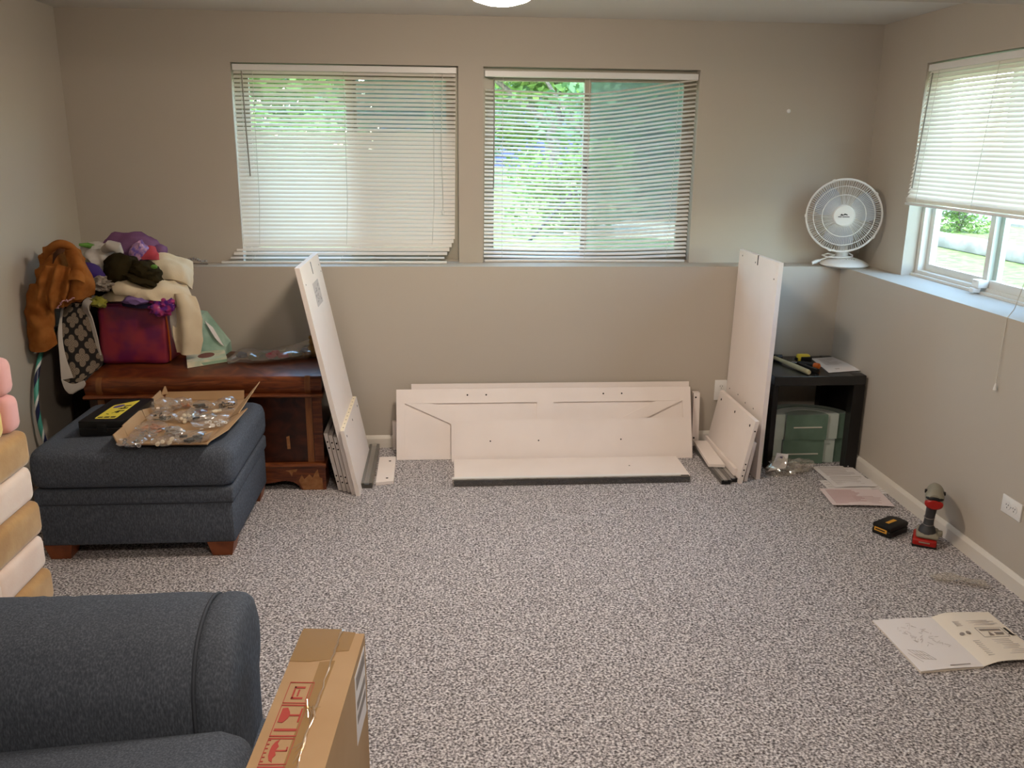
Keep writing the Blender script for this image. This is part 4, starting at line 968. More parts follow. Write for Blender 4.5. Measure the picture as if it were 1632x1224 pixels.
net('right_panel', [[(-1.682, 4.030, 1.129), (-1.649, 4.025, 1.138), (-1.629, 4.050, 1.094)], [(-1.657, 3.990, 1.068), (-1.614, 3.980, 1.080), (-1.602, 4.030, 1.046)], [(-1.648, 3.975, 0.998), (-1.601, 3.960, 1.011), (-1.579, 4.020, 0.979)], [(-1.678, 3.985, 0.917), (-1.627, 3.975, 0.927), (-1.596, 4.040, 0.942)]], 'rust_cloth', t, nu=22, nv=26, thick=.010, amp=.004, freq=16, seed=12, crease=.008, cf=9)
net('front_bunch', [[(-1.758, 3.985, 1.052), (-1.697, 3.960, 1.077), (-1.646, 3.975, 1.059)], [(-1.798, 3.970, 0.982), (-1.720, 3.945, 1.008), (-1.654, 3.960, 0.994)], [(-1.813, 3.975, 0.925), (-1.743, 3.950, 0.929), (-1.678, 3.965, 0.938)], [(-1.796, 3.985, 0.884), (-1.750, 3.965, 0.876), (-1.708, 3.975, 0.908)]], 'rust_cloth', t, nu=36, nv=26, thick=.008, amp=.006, freq=20, seed=14, fold=.013, nf=3, crease=.010, cf=16)
net('pocket_flap', [[(-1.645, 3.955, 1.050), (-1.608, 3.945, 1.057), (-1.593, 3.965, 1.027)], [(-1.647, 3.935, 1.012), (-1.610, 3.930, 1.015), (-1.591, 3.950, 0.996)]], 'rust_cloth', t, nu=12, nv=8, thick=.006, amp=.003, freq=20, seed=15)
net('lining', [[(-1.724, 4.000, 1.119), (-1.693, 3.990, 1.145), (-1.674, 4.000, 1.138)], [(-1.730, 3.995, 1.078), (-1.700, 3.980, 1.116), (-1.682, 3.990, 1.123)]], 'rust_lining', t, nu=10, nv=6, thick=.004)  # dark patch stands in for the shaded opening under the collar
bm = B(); P = [(-1.718, 3.955, 0.889), (-1.698, 3.950, 0.907), (-1.678, 3.945, 0.922), (-1.658, 3.950, 0.923), (-1.643, 3.955, 0.934)]
P2 = []; rr = random.Random(3)
for a, b in zip(P, P[1:]):
    for k in range(5): P2.append(V(a).lerp(V(b), k / 5) + Vector((rr.uniform(-.006, .006), rr.uniform(-.008, 0), rr.uniform(-.007, .005))))
tube(bm, P2, .0028, 6); lab(obj('lace_trim', bm, 'lace', t), 'dusty pink lace trim')

t = thing('patterned_blanket', (-1.68, 4.12, .46), 'black blanket with taupe quatrefoils and pale hem hanging beside the bin', 'blanket')
net('cloth', [[(-1.751, 4.200, 0.887), (-1.715, 4.200, 0.904), (-1.687, 4.200, 0.898), (-1.660, 4.200, 0.880)],
              [(-1.772, 4.100, 0.819), (-1.729, 4.120, 0.830), (-1.699, 4.150, 0.824), (-1.671, 4.170, 0.811)],
              [(-1.762, 4.030, 0.716), (-1.718, 4.050, 0.711), (-1.681, 4.110, 0.698), (-1.655, 4.180, 0.682)],
              [(-1.739, 3.990, 0.564), (-1.685, 3.980, 0.566), (-1.647, 4.030, 0.576), (-1.632, 4.150, 0.582)],
              [(-1.704, 3.940, 0.506), (-1.676, 3.945, 0.522), (-1.647, 3.945, 0.539), (-1.635, 3.950, 0.561)]], 'quatrefoil', t, nu=22, nv=30, thick=.006, amp=.006, freq=9, seed=4)
net('left_hem', [[(-1.764, 4.120, 0.865), (-1.769, 4.100, 0.845)], [(-1.746, 4.040, 0.787), (-1.755, 4.020, 0.779)], [(-1.732, 4.000, 0.679), (-1.751, 3.990, 0.693)], [(-1.696, 3.965, 0.564), (-1.745, 3.960, 0.554)]], 'grey_hem', t, nu=4, nv=22, thick=.006, amp=.003, freq=14)
net('right_hem', [[(-1.648, 4.190, 0.900), (-1.622, 4.185, 0.889)], [(-1.684, 4.150, 0.877), (-1.657, 4.140, 0.861)], [(-1.689, 4.170, 0.805), (-1.656, 4.165, 0.797)], [(-1.672, 4.170, 0.700), (-1.644, 4.165, 0.707)], [(-1.656, 4.165, 0.621), (-1.634, 4.160, 0.623)]], 'grey_hem', t, nu=4, nv=26, thick=.007, amp=.003, freq=14, seed=3)
net('bottom_hem', [[(-1.733, 3.935, 0.566), (-1.689, 3.940, 0.541), (-1.637, 3.940, 0.558)], [(-1.724, 3.935, 0.525), (-1.696, 3.935, 0.507), (-1.634, 3.940, 0.535)], [(-1.708, 3.935, 0.502), (-1.697, 3.935, 0.498), (-1.682, 3.940, 0.509)]], 'grey_hem', t, nu=8, nv=6, thick=.006)

t = thing('cream_sweater', (-1.27, 4.3, .60), 'cream knitted garment draped over the right side of the bin', 'clothing')
net('folded_body', [[(-1.449, 4.420, 1.048), (-1.383, 4.420, 1.048), (-1.313, 4.440, 1.020), (-1.268, 4.460, 1.005)], [(-1.410, 4.320, 1.000), (-1.332, 4.300, 1.014), (-1.276, 4.320, 0.987), (-1.251, 4.360, 0.957)], [(-1.391, 4.300, 0.954), (-1.328, 4.270, 0.964), (-1.277, 4.290, 0.943), (-1.261, 4.330, 0.912)]], 'cream_cloth', t, nu=28, nv=22, thick=.025, amp=.010, freq=14, seed=6, crease=.016, cf=12)
net('waistband', [[(-1.633, 4.300, 0.881), (-1.539, 4.250, 0.920), (-1.427, 4.230, 0.953), (-1.341, 4.250, 0.949), (-1.258, 4.300, 0.923)], [(-1.626, 4.260, 0.870), (-1.519, 4.190, 0.905), (-1.414, 4.180, 0.925), (-1.320, 4.200, 0.921), (-1.227, 4.260, 0.875)], [(-1.614, 4.240, 0.861), (-1.519, 4.180, 0.877), (-1.430, 4.175, 0.887), (-1.330, 4.190, 0.875), (-1.223, 4.250, 0.828)]], 'cream_cloth', t, nu=44, nv=16, thick=.02, amp=.008, freq=15, seed=9, crease=.016, cf=13)
net('sleeve', [[(-1.313, 4.240, 0.897), (-1.254, 4.200, 0.909), (-1.209, 4.240, 0.884)], [(-1.303, 4.220, 0.821), (-1.233, 4.185, 0.840), (-1.187, 4.240, 0.793)], [(-1.297, 4.210, 0.719), (-1.229, 4.180, 0.731), (-1.189, 4.240, 0.706)], [(-1.289, 4.215, 0.625), (-1.242, 4.190, 0.619), (-1.208, 4.230, 0.615)]], 'cream_cloth', t, nu=24, nv=34, thick=.012, amp=.006, freq=12, seed=11, fold=.007, nf=2, crease=.014, cf=10)
net('cuff', [[(-1.555, 4.200, 0.951), (-1.499, 4.190, 0.965), (-1.442, 4.200, 0.939)], [(-1.541, 4.170, 0.933), (-1.484, 4.155, 0.941), (-1.428, 4.170, 0.926)], [(-1.531, 4.170, 0.921), (-1.482, 4.160, 0.922), (-1.458, 4.175, 0.920)]], 'cream_cloth', t, nu=14, nv=8, thick=.02, amp=.006, freq=18, seed=13)
t = thing('pale_sock', (-1.32, 4.2, .6), 'brownish beige sleeve hanging behind the cream garment', 'clothing')
net('cloth', [[(-1.309, 4.220, 0.882), (-1.285, 4.215, 0.871)], [(-1.314, 4.220, 0.794), (-1.283, 4.212, 0.786)], [(-1.311, 4.220, 0.702), (-1.288, 4.212, 0.700)], [(-1.299, 4.220, 0.637), (-1.282, 4.213, 0.638)]], 'white_cloth', t, nu=6, nv=18, thick=.012, amp=.006, freq=20, seed=15)

t = thing('olive_hat', (-1.47, 4.25, .95), 'dark olive knitted hat on top of the clothes pile', 'hat')
bm = B(); blob(bm, (-1.525, 4.240, 1.017), (.085, .09, .075), .22, 1.7, 41, 4); obj('crown', bm, 'olive_cloth', t)
bm = B(); blob(bm, (-1.413, 4.220, 1.008), (.075, .075, .052), .25, 1.9, 42, 4, Mx=Matrix.Rotation(R(20), 4, 'Y')); obj('brim', bm, 'olive_cloth', t)
bm = B(); blob(bm, (-1.425, 4.170, 0.977), (.075, .04, .022), .25, 2.2, 43, 3, Mx=Matrix.Rotation(R(22), 4, 'Y')); obj('turn_up', bm, 'olive_cloth', t)
bm = B(); blob(bm, (-1.346, 4.145, 1.044), (.016, .008, .010), .2, 2, 44, 2); lab(obj('patch', bm, 'green_cloth', t), 'small green patch')

t = thing('white_cardigan', (-1.6, 4.35, .98), 'white and grey crumpled cardigan behind the olive hat', 'clothing')
net('cloth', [[(-1.768, 4.420, 1.078), (-1.711, 4.420, 1.108), (-1.660, 4.440, 1.100), (-1.591, 4.460, 1.080)], [(-1.746, 4.340, 1.048), (-1.663, 4.300, 1.086), (-1.606, 4.300, 1.074), (-1.571, 4.360, 1.055)], [(-1.692, 4.280, 1.017), (-1.630, 4.260, 1.044), (-1.584, 4.260, 1.038), (-1.574, 4.320, 1.006)], [(-1.645, 4.270, 0.989), (-1.608, 4.250, 0.998), (-1.590, 4.260, 0.990), (-1.582, 4.300, 0.972)]], 'white_cloth', t, nu=34, nv=28, thick=.012, amp=.014, freq=16, seed=21, crease=.030, cf=15)
bm = B(); tube(bm, [(-1.620, 4.300, 1.104), (-1.579, 4.270, 1.125), (-1.550, 4.270, 1.119), (-1.543, 4.290, 1.088)], [.018, .028, .028, .016], 10); lab(obj('rolled_collar', bm, 'grey_hem', t), 'pale rolled collar')
bm = B(); tube(bm, [(-1.749, 4.340, 1.123), (-1.717, 4.360, 1.118), (-1.679, 4.380, 1.104)], [.006, .013, .010], 8); tag(obj('green_band', bm, 'green_cloth'), 'bright green cloth band behind the rust brown coat', 'band')
bm = B(); sheet(bm, [[(-1.702, 4.220, 1.055), (-1.663, 4.200, 1.052), (-1.614, 4.200, 1.034)], [(-1.675, 4.190, 1.012), (-1.629, 4.170, 1.003), (-1.583, 4.180, 0.996)], [(-1.645, 4.190, 0.983), (-1.608, 4.180, 0.978), (-1.573, 4.180, 0.984)]], nu=12, nv=10, thick=.014, amp=.008, freq=20, seed=23); tag(obj('purple_packet', bm, 'packet', angle=50), 'glossy deep purple packet left of the olive hat', 'packet')
bm = B(); blob(bm, (-1.606, 4.170, 0.962), (.06, .04, .032), .5, 3.2, 51, 4); tag(obj('fur_collar', bm, 'grey_fur'), 'grey fur collar below the purple packet', 'clothing')

t = thing('tulle_skirt', (-1.45, 4.45, 1.0), 'sheer purple tulle skirt puffed up at the back of the pile', 'clothing')
bm = B(); blob(bm, (-1.536, 4.440, 1.088), (.135, .09, .085), .25, 1.6, 61, 4); obj('outer_layer', bm, 'tulle', t)
bm = B(); blob(bm, (-1.555, 4.440, 1.076), (.10, .07, .060), .3, 1.9, 62, 3); obj('inner_layer', bm, 'tulle', t)
bm = B(); blob(bm, (-1.410, 4.440, 1.076), (.038, .05, .045), .2, 1.6, 63, 3); obj('side_puff', bm, 'tulle', t)
bm = B(); blob(bm, (-1.479, 4.360, 1.088), (.045, .04, .055), .35, 2.2, 65, 3, Mx=Matrix.Rotation(R(25), 4, 'Y')); tag(obj('shimmer_scarf', bm, 'iris', angle=50), 'shimmering purple and pink scarf in front of the tulle', 'scarf')
bm = B(); sheet(bm, [[(-1.479, 4.380, 1.101), (-1.437, 4.380, 1.107), (-1.417, 4.390, 1.100)], [(-1.466, 4.350, 1.074), (-1.420, 4.340, 1.082), (-1.398, 4.350, 1.068)], [(-1.453, 4.340, 1.051), (-1.420, 4.330, 1.053), (-1.383, 4.340, 1.045)]], nu=12, nv=10, thick=.014, amp=.012, freq=18, seed=67); tag(obj('coral_ribbon', bm, 'coral', angle=50), 'coral red satin ribbon right of the shimmering scarf', 'ribbon')
bm = B(); blob(bm, (-1.377, 4.420, 1.041), (.03, .03, .022), .3, 2, 68, 3); tag(obj('pink_rosette', bm, 'pink_satin'), 'small pink satin rosette at the right edge of the tulle', 'rosette')

bm = B(); blob(bm, (-1.452, 4.170, 0.885), (.062, .030, .024), .3, 1.9, 71, 3); tag(obj('lilac_glove', bm, 'lilac'), 'lilac cloth glove over the front rim of the bin', 'clothing')
bm = B(); sheet(bm, [[(-1.524, 4.200, 0.868), (-1.441, 4.175, 0.866), (-1.356, 4.180, 0.865)], [(-1.520, 4.200, 0.853), (-1.444, 4.180, 0.847), (-1.365, 4.185, 0.846)]], nu=14, nv=4, thick=.01, amp=.006, freq=22, seed=73); tag(obj('navy_sash', bm, 'navy'), 'dark navy sash along the rim under the lilac glove', 'clothing')
bm = B(); blob(bm, (-1.343, 4.190, 0.851), (.062, .035, .046), .45, 2.4, 75, 4); tag(obj('sequin_top', bm, 'sequin', angle=40), 'purple and pink sequinned top spilling over the bin corner', 'clothing')
bm = B(); blob(bm, (-1.624, 4.170, 0.876), (.036, .025, .026), .5, 2.4, 77, 3); tag(obj('green_doll_dress', bm, 'chartreuse', angle=40), 'crumpled yellow green scrap beside the blanket hem', 'clothing')

t = thing('gift_bag', (-1.17, 4.45, ZB), 'mint green paper gift bag slumped behind the cream garment', 'bag')
bm = B(); loft(bm, [[V(-1.30, 4.40, ZB), V(-1.125, 4.42, ZB), V(-1.115, 4.52, ZB), V(-1.30, 4.52, ZB)], [V(-1.29, 4.395, .62), V(-1.120, 4.42, .60), V(-1.118, 4.52, .61), V(-1.29, 4.52, .63)],
    [V(-1.28, 4.41, .69), V(-1.178, 4.43, .685), V(-1.172, 4.515, .69), V(-1.28, 4.515, .70)], [V(-1.28, 4.43, .77), V(-1.225, 4.44, .765), V(-1.22, 4.50, .77), V(-1.28, 4.50, .78)]]); obj('bag_body', bm, 'mint', t, angle=20)
bm = B(); sheet(bm, [[V(-1.215, 4.418, .735), V(-1.180, 4.424, .700)], [V(-1.170, 4.404, .655), V(-1.145, 4.412, .64)], [V(-1.140, 4.406, .615), V(-1.128, 4.414, .605)]], nu=4, nv=8, thick=.004); lab(obj('ribbon', bm, 'paper', t), 'white ribbon across the bag')
t = thing('card_box', (-1.21, 4.3, ZB), 'flat mint and cream box with a brown oval print, on the chest', 'box')
Qb = [(-1.238, 4.146, 0.558), (-1.081, 4.266, 0.558), (-1.131, 4.429, 0.558), (-1.301, 4.353, 0.558)]; Qb = [V(p) for p in Qb]
bm = B(); quad_box(bm, [p + Vector((0, 0, .001)) for p in Qb] + [p + Vector((0, 0, .027)) for p in Qb]); obj('carton', bm, 'mint_pale', t, smooth=False)
bm = B(); a, b = Qb[0], Qb[1]; n = Vector(((b - a).y, -(b - a).x, 0)).normalized() * .0009
quad_box(bm, [a.lerp(b, .40) + Vector((0, 0, .003)), b + Vector((0, 0, .003)), b + n + Vector((0, 0, .003)), a.lerp(b, .40) + n + Vector((0, 0, .003)), a.lerp(b, .34) + Vector((0, 0, .016)), b + Vector((0, 0, .016)), b + n + Vector((0, 0, .016)), a.lerp(b, .34) + n + Vector((0, 0, .016))]); obj('side_print', bm, 'mint_side', t, smooth=False)
c = (Qb[0] + Qb[1] + Qb[2] + Qb[3]) / 4 + Vector((0, 0, .027)); dx = (Qb[1] - Qb[0]) * .22; dy = (Qb[3] - Qb[0]) * .25; bm = B()
loft(bm, [[c + dx * math.cos(k * .524) + dy * math.sin(k * .524) + Vector((0, 0, z)) for k in range(12)] for z in (-.0005, .0008)]); obj('oval_print', bm, 'brown_print', t, smooth=False)
t = thing('toy_bag', (-.90, 4.3, ZB), 'long clear bag of small plastic toys lying on the chest', 'bag')
rr = random.Random(9); ax = Vector((-.70, 4.36, 0)) - Vector((-1.05, 4.25, 0))
for k, m in enumerate(('toy_green', 'toy_green', 'toy_red', 'toy_red', 'toy_red', 'toy_tan', 'toy_blue', 'toy_blue', 'toy_green', 'toy_tan')):
    f = (.28, .85, .50, .68, .56, .90, .10, .95, .40, .78)[k]; p = Vector((-1.05, 4.25, ZB + .025)) + ax * f + Vector((rr.uniform(-.01, .01), rr.uniform(-.04, .04), rr.uniform(-.006, .012)))
    bm = B(); blob(bm, p, (.026, .020, .016), .35, 1.6, 80 + k, 2); obj('small_toy', bm, m, t)
bm = B(); rings = []; rr = random.Random(19)
for i in range(15):
    f = i / 14; c = Vector((-1.075, 4.245, ZB)) + ax * (f * 1.08); w = .10 * min(1, .35 + 3 * f) * (1 if f < .9 else .8); h = .052 * min(1, .3 + 4 * f) * (1 + .15 * math.sin(9 * f))
    s = Vector((-ax.y, ax.x, 0)).normalized()
    rings.append([c + s * (w * math.cos(k * .524)) + Vector((0, 0, max(.0012, h * .55 + h * .5 * math.sin(k * .524) + rr.uniform(-.005, .005)))) for k in range(12)])
loft(bm, rings); fb = obj('film', bm, 'film', t, angle=25)
c = Vector((-1.075, 4.245, ZB + .035)) + ax * 1.02; bm = B(); sheet(bm, [[c + Vector((-.10, -.03, -.01)), c + Vector((-.02, -.01, .012)), c + Vector((.03, .0, .03))], [c + Vector((-.09, .01, .012)), c + Vector((-.02, .03, .035)), c + Vector((.02, .03, .05))]], nu=8, nv=4, thick=.001, amp=.008, freq=30); obj('bag_mouth', bm, 'film_grey', t)
t = thing('plush_toy', (-.655, 4.36, ZB), 'small tan plush toy half hidden by the leaning panel', 'toy')
for nm, p, r_ in (('body', (-.672, 4.36, ZB + .034), (.034, .032, .034)), ('head', (-.668, 4.355, ZB + .083), (.024, .023, .024)), ('paw', (-.700, 4.335, ZB + .020), (.018, .02, .018)), ('ear', (-.684, 4.35, ZB + .104), (.009, .006, .010))):
    bm = B(); blob(bm, p, r_, .12, 2, 91, 3); obj(nm, bm, 'toy_tan', t)
t = thing('bead_tiara', (-1.36, 4.66, ZL), 'glittering clear plastic tiara lying on the window ledge', 'tiara')
rr = random.Random(33)
for k in range(16):
    a = k / 15; p = Vector((-1.44 + .20 * a, 4.62 + .05 * math.sin(a * 3), ZL + .014 + .022 * abs(math.sin(a * 7)) * (1 - .6 * a))); s = .010 + .008 * (1 - a)
    bm = B(); t2 = bmesh.new(); bmesh.ops.create_icosphere(t2, subdivisions=1, radius=s); t2.transform(Matrix.Translation(p)); merge(bm, t2); obj('bead', bm, 'crystal', t, smooth=False)
bm = B(); tube(bm, [V(-1.45, 4.62, ZL + .006), V(-1.35, 4.665, ZL + .005), V(-1.23, 4.625, ZL + .005)], .004, 6); obj('band', bm, 'zinc', t)
t2 = B(); tube(t2, [V(-1.855 - .018 * math.sin(a * R(7.5)), 4.295 + .36 * math.cos(a * R(7.5)), .372 + .36 * math.sin(a * R(7.5))) for a in range(48)], .0105, 10, closed=True, uv=True)
tag(obj('hula_hoop', t2, 'hoop'), 'teal, white and navy striped hoop leaning on the left wall', 'hoop')

# ------------------------------------------------------------------ fan on the corner ledge
FX, FY, FZ = 2.095, 4.53, 1.262
t = thing('desk_fan', (2.155, 4.60, ZL), 'white desk fan on the ledge in the corner', 'fan')
bm = B(); lathe(bm, [(0, 0), (.118, 0), (.128, .008), (.124, .016), (.10, .030), (.06, .043), (.03, .050), (0, .050)], Matrix.Translation((2.150, 4.585, ZL + .001)), 36); bs = obj('base', bm, 'white_plastic', t)
bm = B()
for k in range(4): rbox(bm, (2.128 + .014 * k, 4.520, ZL + .033), (2.138 + .014 * k, 4.536, ZL + .044), .002, 1)
stuff(obj('buttons', bm, 'grey_hem', bs))
bm = B(); lathe(bm, [(.036, 0), (.034, .02), (.028, .05), (.026, .09), (.030, .13), (0, .13)], Matrix.Translation((2.140, 4.600, ZL + .045)), 20); obj('neck', bm, 'white_plastic', t)
vd = Vector((-.40, -.915, .03)).normalized(); vx = Vector((0, 0, 1)).cross(vd).normalized(); vy = vd.cross(vx)
FM = Matrix(((vx.x, vy.x, vd.x, FX), (vx.y, vy.y, vd.y, FY), (vx.z, vy.z, vd.z, FZ), (0, 0, 0, 1)))
bm = B(); lathe(bm, [(0, -.135), (.035, -.13), (.055, -.10), (.058, -.06), (0, -.055)], FM, 24); obj('motor_housing', bm, 'white_plastic', t)
bm = B(); lathe(bm, [(0, -.055), (.008, -.055), (.03, -.045), (.03, -.015), (0, -.008)], FM, 16); hub = obj('blade_hub', bm, 'white_plastic', t)
for k in range(3):
    bm = B(); a0 = k * 2.094 + .4; rows = []
    for i in range(6):
        r_ = .026 + .135 * i / 5; sp = .30 + .30 * math.sin(math.pi * (i + 1) / 7)
        rows.append([FM @ V(r_ * math.cos(a0 + sp * (j / 4 - .5) * 2.2), r_ * math.sin(a0 + sp * (j / 4 - .5) * 2.2), -.030 + .026 * (j / 4 - .5)) for j in range(5)])
    sheet(bm, rows, nu=8, nv=8, thick=.002); obj('fan_blade', bm, 'blade', hub)
def ringp(r_, z, n=48): return [FM @ V(r_ * math.cos(2 * math.pi * k / n), r_ * math.sin(2 * math.pi * k / n), z) for k in range(n)]
bm = B(); tube(bm, ringp(.187, 0, 56), .0062, 8, closed=True); obj('guard_rim', bm, 'white_plastic', t)
for r_, z in ((.152, .026), (.108, .036)): bm = B(); tube(bm, ringp(r_, z), .0022, 6, closed=True); obj('guard_ring', bm, 'white_plastic', t)
def wires(zs, n, r0):
    bm = B()
    for k in range(n):
        a = 2 * math.pi * k / n; sw = .10
        P = [FM @ V(rr_ * math.cos(a + sw * (1 - rr_ / .187)), rr_ * math.sin(a + sw * (1 - rr_ / .187)), z) for rr_, z in zs]
        tube(bm, P, .0013, 4, caps=False)
    return bm
stuff(obj('front_wires', wires([(.054, .038), (.108, .036), (.152, .026), (.185, .004)], 100, .05), 'white_plastic', t))
stuff(obj('back_wires', wires([(.058, -.085), (.12, -.085), (.165, -.055), (.185, -.004)], 72, .05), 'white_plastic', t))
bm = B(); lathe(bm, [(0, .032), (.054, .032), (.056, .040), (.050, .046), (0, .048)], FM, 32); bd = obj('badge', bm, 'white_plastic', t)
bm = B()
for P in ([(-.020, .002), (-.012, .011), (-.004, .006), (.004, .013), (.016, .009), (.020, .003), (.006, .005), (-.006, .001)], [(-.028, -.007), (-.010, -.007), (-.010, -.003), (-.028, -.003)], [(-.007, -.007), (.028, -.006), (.028, -.002), (-.007, -.003)]):
    prism(bm, P, .0465, .0490, FM)
stuff(obj('logo', bm, 'grey_plastic', bd, smooth=False))
for k in range(5):
    a = .35 + k * 1.2566; bm = B(); rbox(bm, (-.008, -.004, -.008), (.008, .006, .008), .002, 1, FM @ Matrix.Rotation(a, 4, 'Z') @ Matrix.Translation((0, .190, 0))); obj('guard_clip', bm, 'white_plastic', t)
bm = B(); tube(bm, [V(2.165, 4.60, ZL + .075), V(2.185, 4.57, ZL + .06), V(2.17, 4.535, ZL + .055), V(2.10, 4.535, ZL + .052), V(2.05, 4.575, ZL + .05), V(2.035, 4.61, ZL + .056), V(2.075, 4.63, ZL + .062), V(2.10, 4.60, ZL + .058), V(2.06, 4.60, ZL + .045), V(2.02, 4.60, ZL + .03)], .0042, 6); cd = obj('power_cord', bm, 'white_plastic', t)
bm = B(); tube(bm, [V(2.022, 4.60, ZL + .030), V(2.0, 4.60, ZL + .022), V(1.978, 4.600, ZL + .014)], [.006, .011, .009], 8); obj('plug', bm, 'white_plastic', cd)

# ------------------------------------------------------------------ things on the black table
ZT2 = .5005
def flatsheet(name, P, th, m, label, cat, curl=.0, group=None, nu=8, nv=8):
    t = thing(name, P[0], label, cat, group); P = [V(p) for p in P]
    bm = B(); mid = (P[0] + P[1] + P[2] + P[3]) / 4
    sheet(bm, [[P[0], (P[0] + P[1]) / 2 + Vector((0, 0, curl * .3)), P[1]], [(P[0] + P[3]) / 2, mid, (P[1] + P[2]) / 2], [P[3], (P[3] + P[2]) / 2 + Vector((0, 0, curl)), P[2]]], nu=nu, nv=nv, thick=-th); obj('page', bm, m, t)
    return t
def on_page(P, z):
    P = [V(p) for p in P]
    return lambda u, v: (P[0].lerp(P[1], u)).lerp(P[3].lerp(P[2], u), v) + Vector((0, 0, z))
def marks(parent, f, rects, m, name='print', dz=.0006):
    bm = B()
    for r_ in rects:
        pts = r_ if len(r_) == 4 and isinstance(r_[0], tuple) else [(r_[0], r_[1]), (r_[2], r_[1]), (r_[2], r_[3]), (r_[0], r_[3])]
        quad_box(bm, [f(*p) for p in pts] + [f(*p) + Vector((0, 0, dz)) for p in pts])
    return stuff(obj(name, bm, m, parent, smooth=False))
P = [(1.973, 4.471, 0.502), (2.106, 4.503, 0.502), (2.151, 4.211, 0.502), (1.938, 4.167, 0.502)]
t = flatsheet('instruction_sheet', P, .0008, 'paper', 'white instruction sheet lying on the black table', 'paper')
f = on_page(P, .0010); rr = random.Random(6)
marks(t, f, [(.2, .1 + .05 * k, .2 + .3 + .4 * rr.random(), .112 + .05 * k) for k in range(9)] + [(.30, .78, .42, .83)], 'ink_pale')
t = thing('claw_hammer', (1.79, 4.27, ZT2), 'hammer with pale wooden handle on the black table', 'hammer')
bm = B(); a, b = V(1.752, 4.455, ZT2 + .016), V(1.818, 4.128, ZT2 + .013); tube(bm, [a, a.lerp(b, .3), a.lerp(b, .6), b.lerp(a, .03), b], [.009, .010, .013, .0135, .011], 10); obj('handle', bm, 'hickory', t)
bm = B(); rbox(bm, (1.735, 4.440, ZT2 + .001), (1.775, 4.468, ZT2 + .030), .004, 2); cyl(bm, V(1.775, 4.454, ZT2 + .015), V(1.800, 4.456, ZT2 + .015), .014, 12)
tube(bm, [V(1.735, 4.455, ZT2 + .016), V(1.70, 4.452, ZT2 + .018), V(1.665, 4.440, ZT2 + .010)], [.013, .010, .004], 8); obj('head', bm, 'steel_dark', t)
t = thing('tape_measure', (1.90, 4.42, ZT2), 'yellow and black tape measure beside the hammer', 'tape measure')
bm = B(); rbox(bm, (1.868, 4.395, ZT2), (1.938, 4.437, ZT2 + .040), .012, 3); obj('case', bm, 'yellow_plastic', t)
bm = B(); rbox(bm, (1.882, 4.390, ZT2 + .002), (1.942, 4.396, ZT2 + .030), .005, 2); rbox(bm, (1.862, 4.400, ZT2 + .004), (1.870, 4.432, ZT2 + .022), .003, 2); obj('grip', bm, 'black_plastic', t)
t = thing('screwdriver', (1.88, 4.25, ZT2), 'screwdriver with black grip and orange butt on the black table', 'screwdriver')
a, b = V(1.842, 4.335, ZT2 + .012), V(1.914, 4.245, ZT2 + .016); bm = B(); tube(bm, [a, a.lerp(b, .2), a.lerp(b, .8)], [.010, .014, .015], 10); obj('grip', bm, 'black_plastic', t)
bm = B(); tube(bm, [a.lerp(b, .80), a.lerp(b, .9), b.lerp(a, -.04), b.lerp(a, -.1)], [.015, .0165, .015, .006], 12); lab(obj('butt', bm, 'orange', t), 'orange butt end')
bm = B(); cyl(bm, a, a + (a - b) * .30, .003, 8); obj('shaft', bm, 'zinc', t)
t = thing('utility_knife', (1.86, 4.2, ZT2), 'black folding tool with shiny rivets between hammer and screwdriver', 'knife')
a, b = V(1.835, 4.300, ZT2 + .010), V(1.878, 4.165, ZT2 + .010); d = (b - a).normalized(); s = Vector((-d.y, d.x, 0)) * .016; h = Vector((0, 0, .010))
bm = B(); loft(bm, [[p - s * k - h * .9, p + s * k - h * .9, p + s * k * .8 + h, p - s * k * .8 + h] for p, k in ((a, .5), (a.lerp(b, .2), .9), (a.lerp(b, .7), 1.0), (b, .7))]); obj('body', bm, 'black_plastic', t)
for q in (.35, .75): bm = B(); cyl(bm, a.lerp(b, q) + h * .8, a.lerp(b, q) + h * 1.25, .0048, 10); obj('rivet', bm, 'zinc', t)

# ------------------------------------------------------------------ papers and tools on the carpet
def page(name, P, label, m, rects, im, zp=.002):
    t = flatsheet(name, P, .0007, m, label, 'paper', .003, 'loose instruction sheets by the baseboard'); marks(t, on_page(P, .0009), rects, im); return t
def rect3(px, d1, w, h, z):
    """corner point, unit direction of the top edge, size"""
    p = V(px[0], px[1], z); d = V(d1[0], d1[1], 0).normalized(); n = Vector((d.y, -d.x, 0)); return [p, p + d * w, p + d * w + n * h, p + n * h]
rr = random.Random(15)
lines = lambda u0, u1, v0, v1, n, th=.011: [(u0, v0 + (v1 - v0) * k / n, u0 + (u1 - u0) * rr.uniform(.7, 1), v0 + (v1 - v0) * k / n + th) for k in range(n)]
page('instruction_sheet', rect3((1.925, 3.955), (1, .02), .205, .20, .003), 'white sheet nearest the right baseboard', 'paper', lines(.55, .9, .5, .9, 7), 'ink_pale')
page('instruction_sheet', rect3((1.845, 3.945), (1, -.02), .215, .285, .005), 'white sheet sticking out under the two upper ones', 'paper', lines(.05, .15, .1, .5, 4), 'ink_pale')
page('instruction_sheet', rect3((1.884, 4.128), (1, .0), .209, .285, .008), 'white sheet with a grey heading nearest the black table', 'paper', [(.12, .05, .95, .085), (.14, .52, .92, .55)] + lines(.12, .9, .12, .48, 9, .008) + lines(.12, .9, .60, .9, 7, .008), 'ink_pale')
page('instruction_sheet', rect3((1.795, 3.828), (.99, -.10), .285, .205, .011), 'pinkish printed sheet at the front of the loose sheets', 'paper_pink', lines(.08, .62, .08, .92, 11, .05) + lines(.45, .9, .45, .9, 6, .02), 'ink_pink')

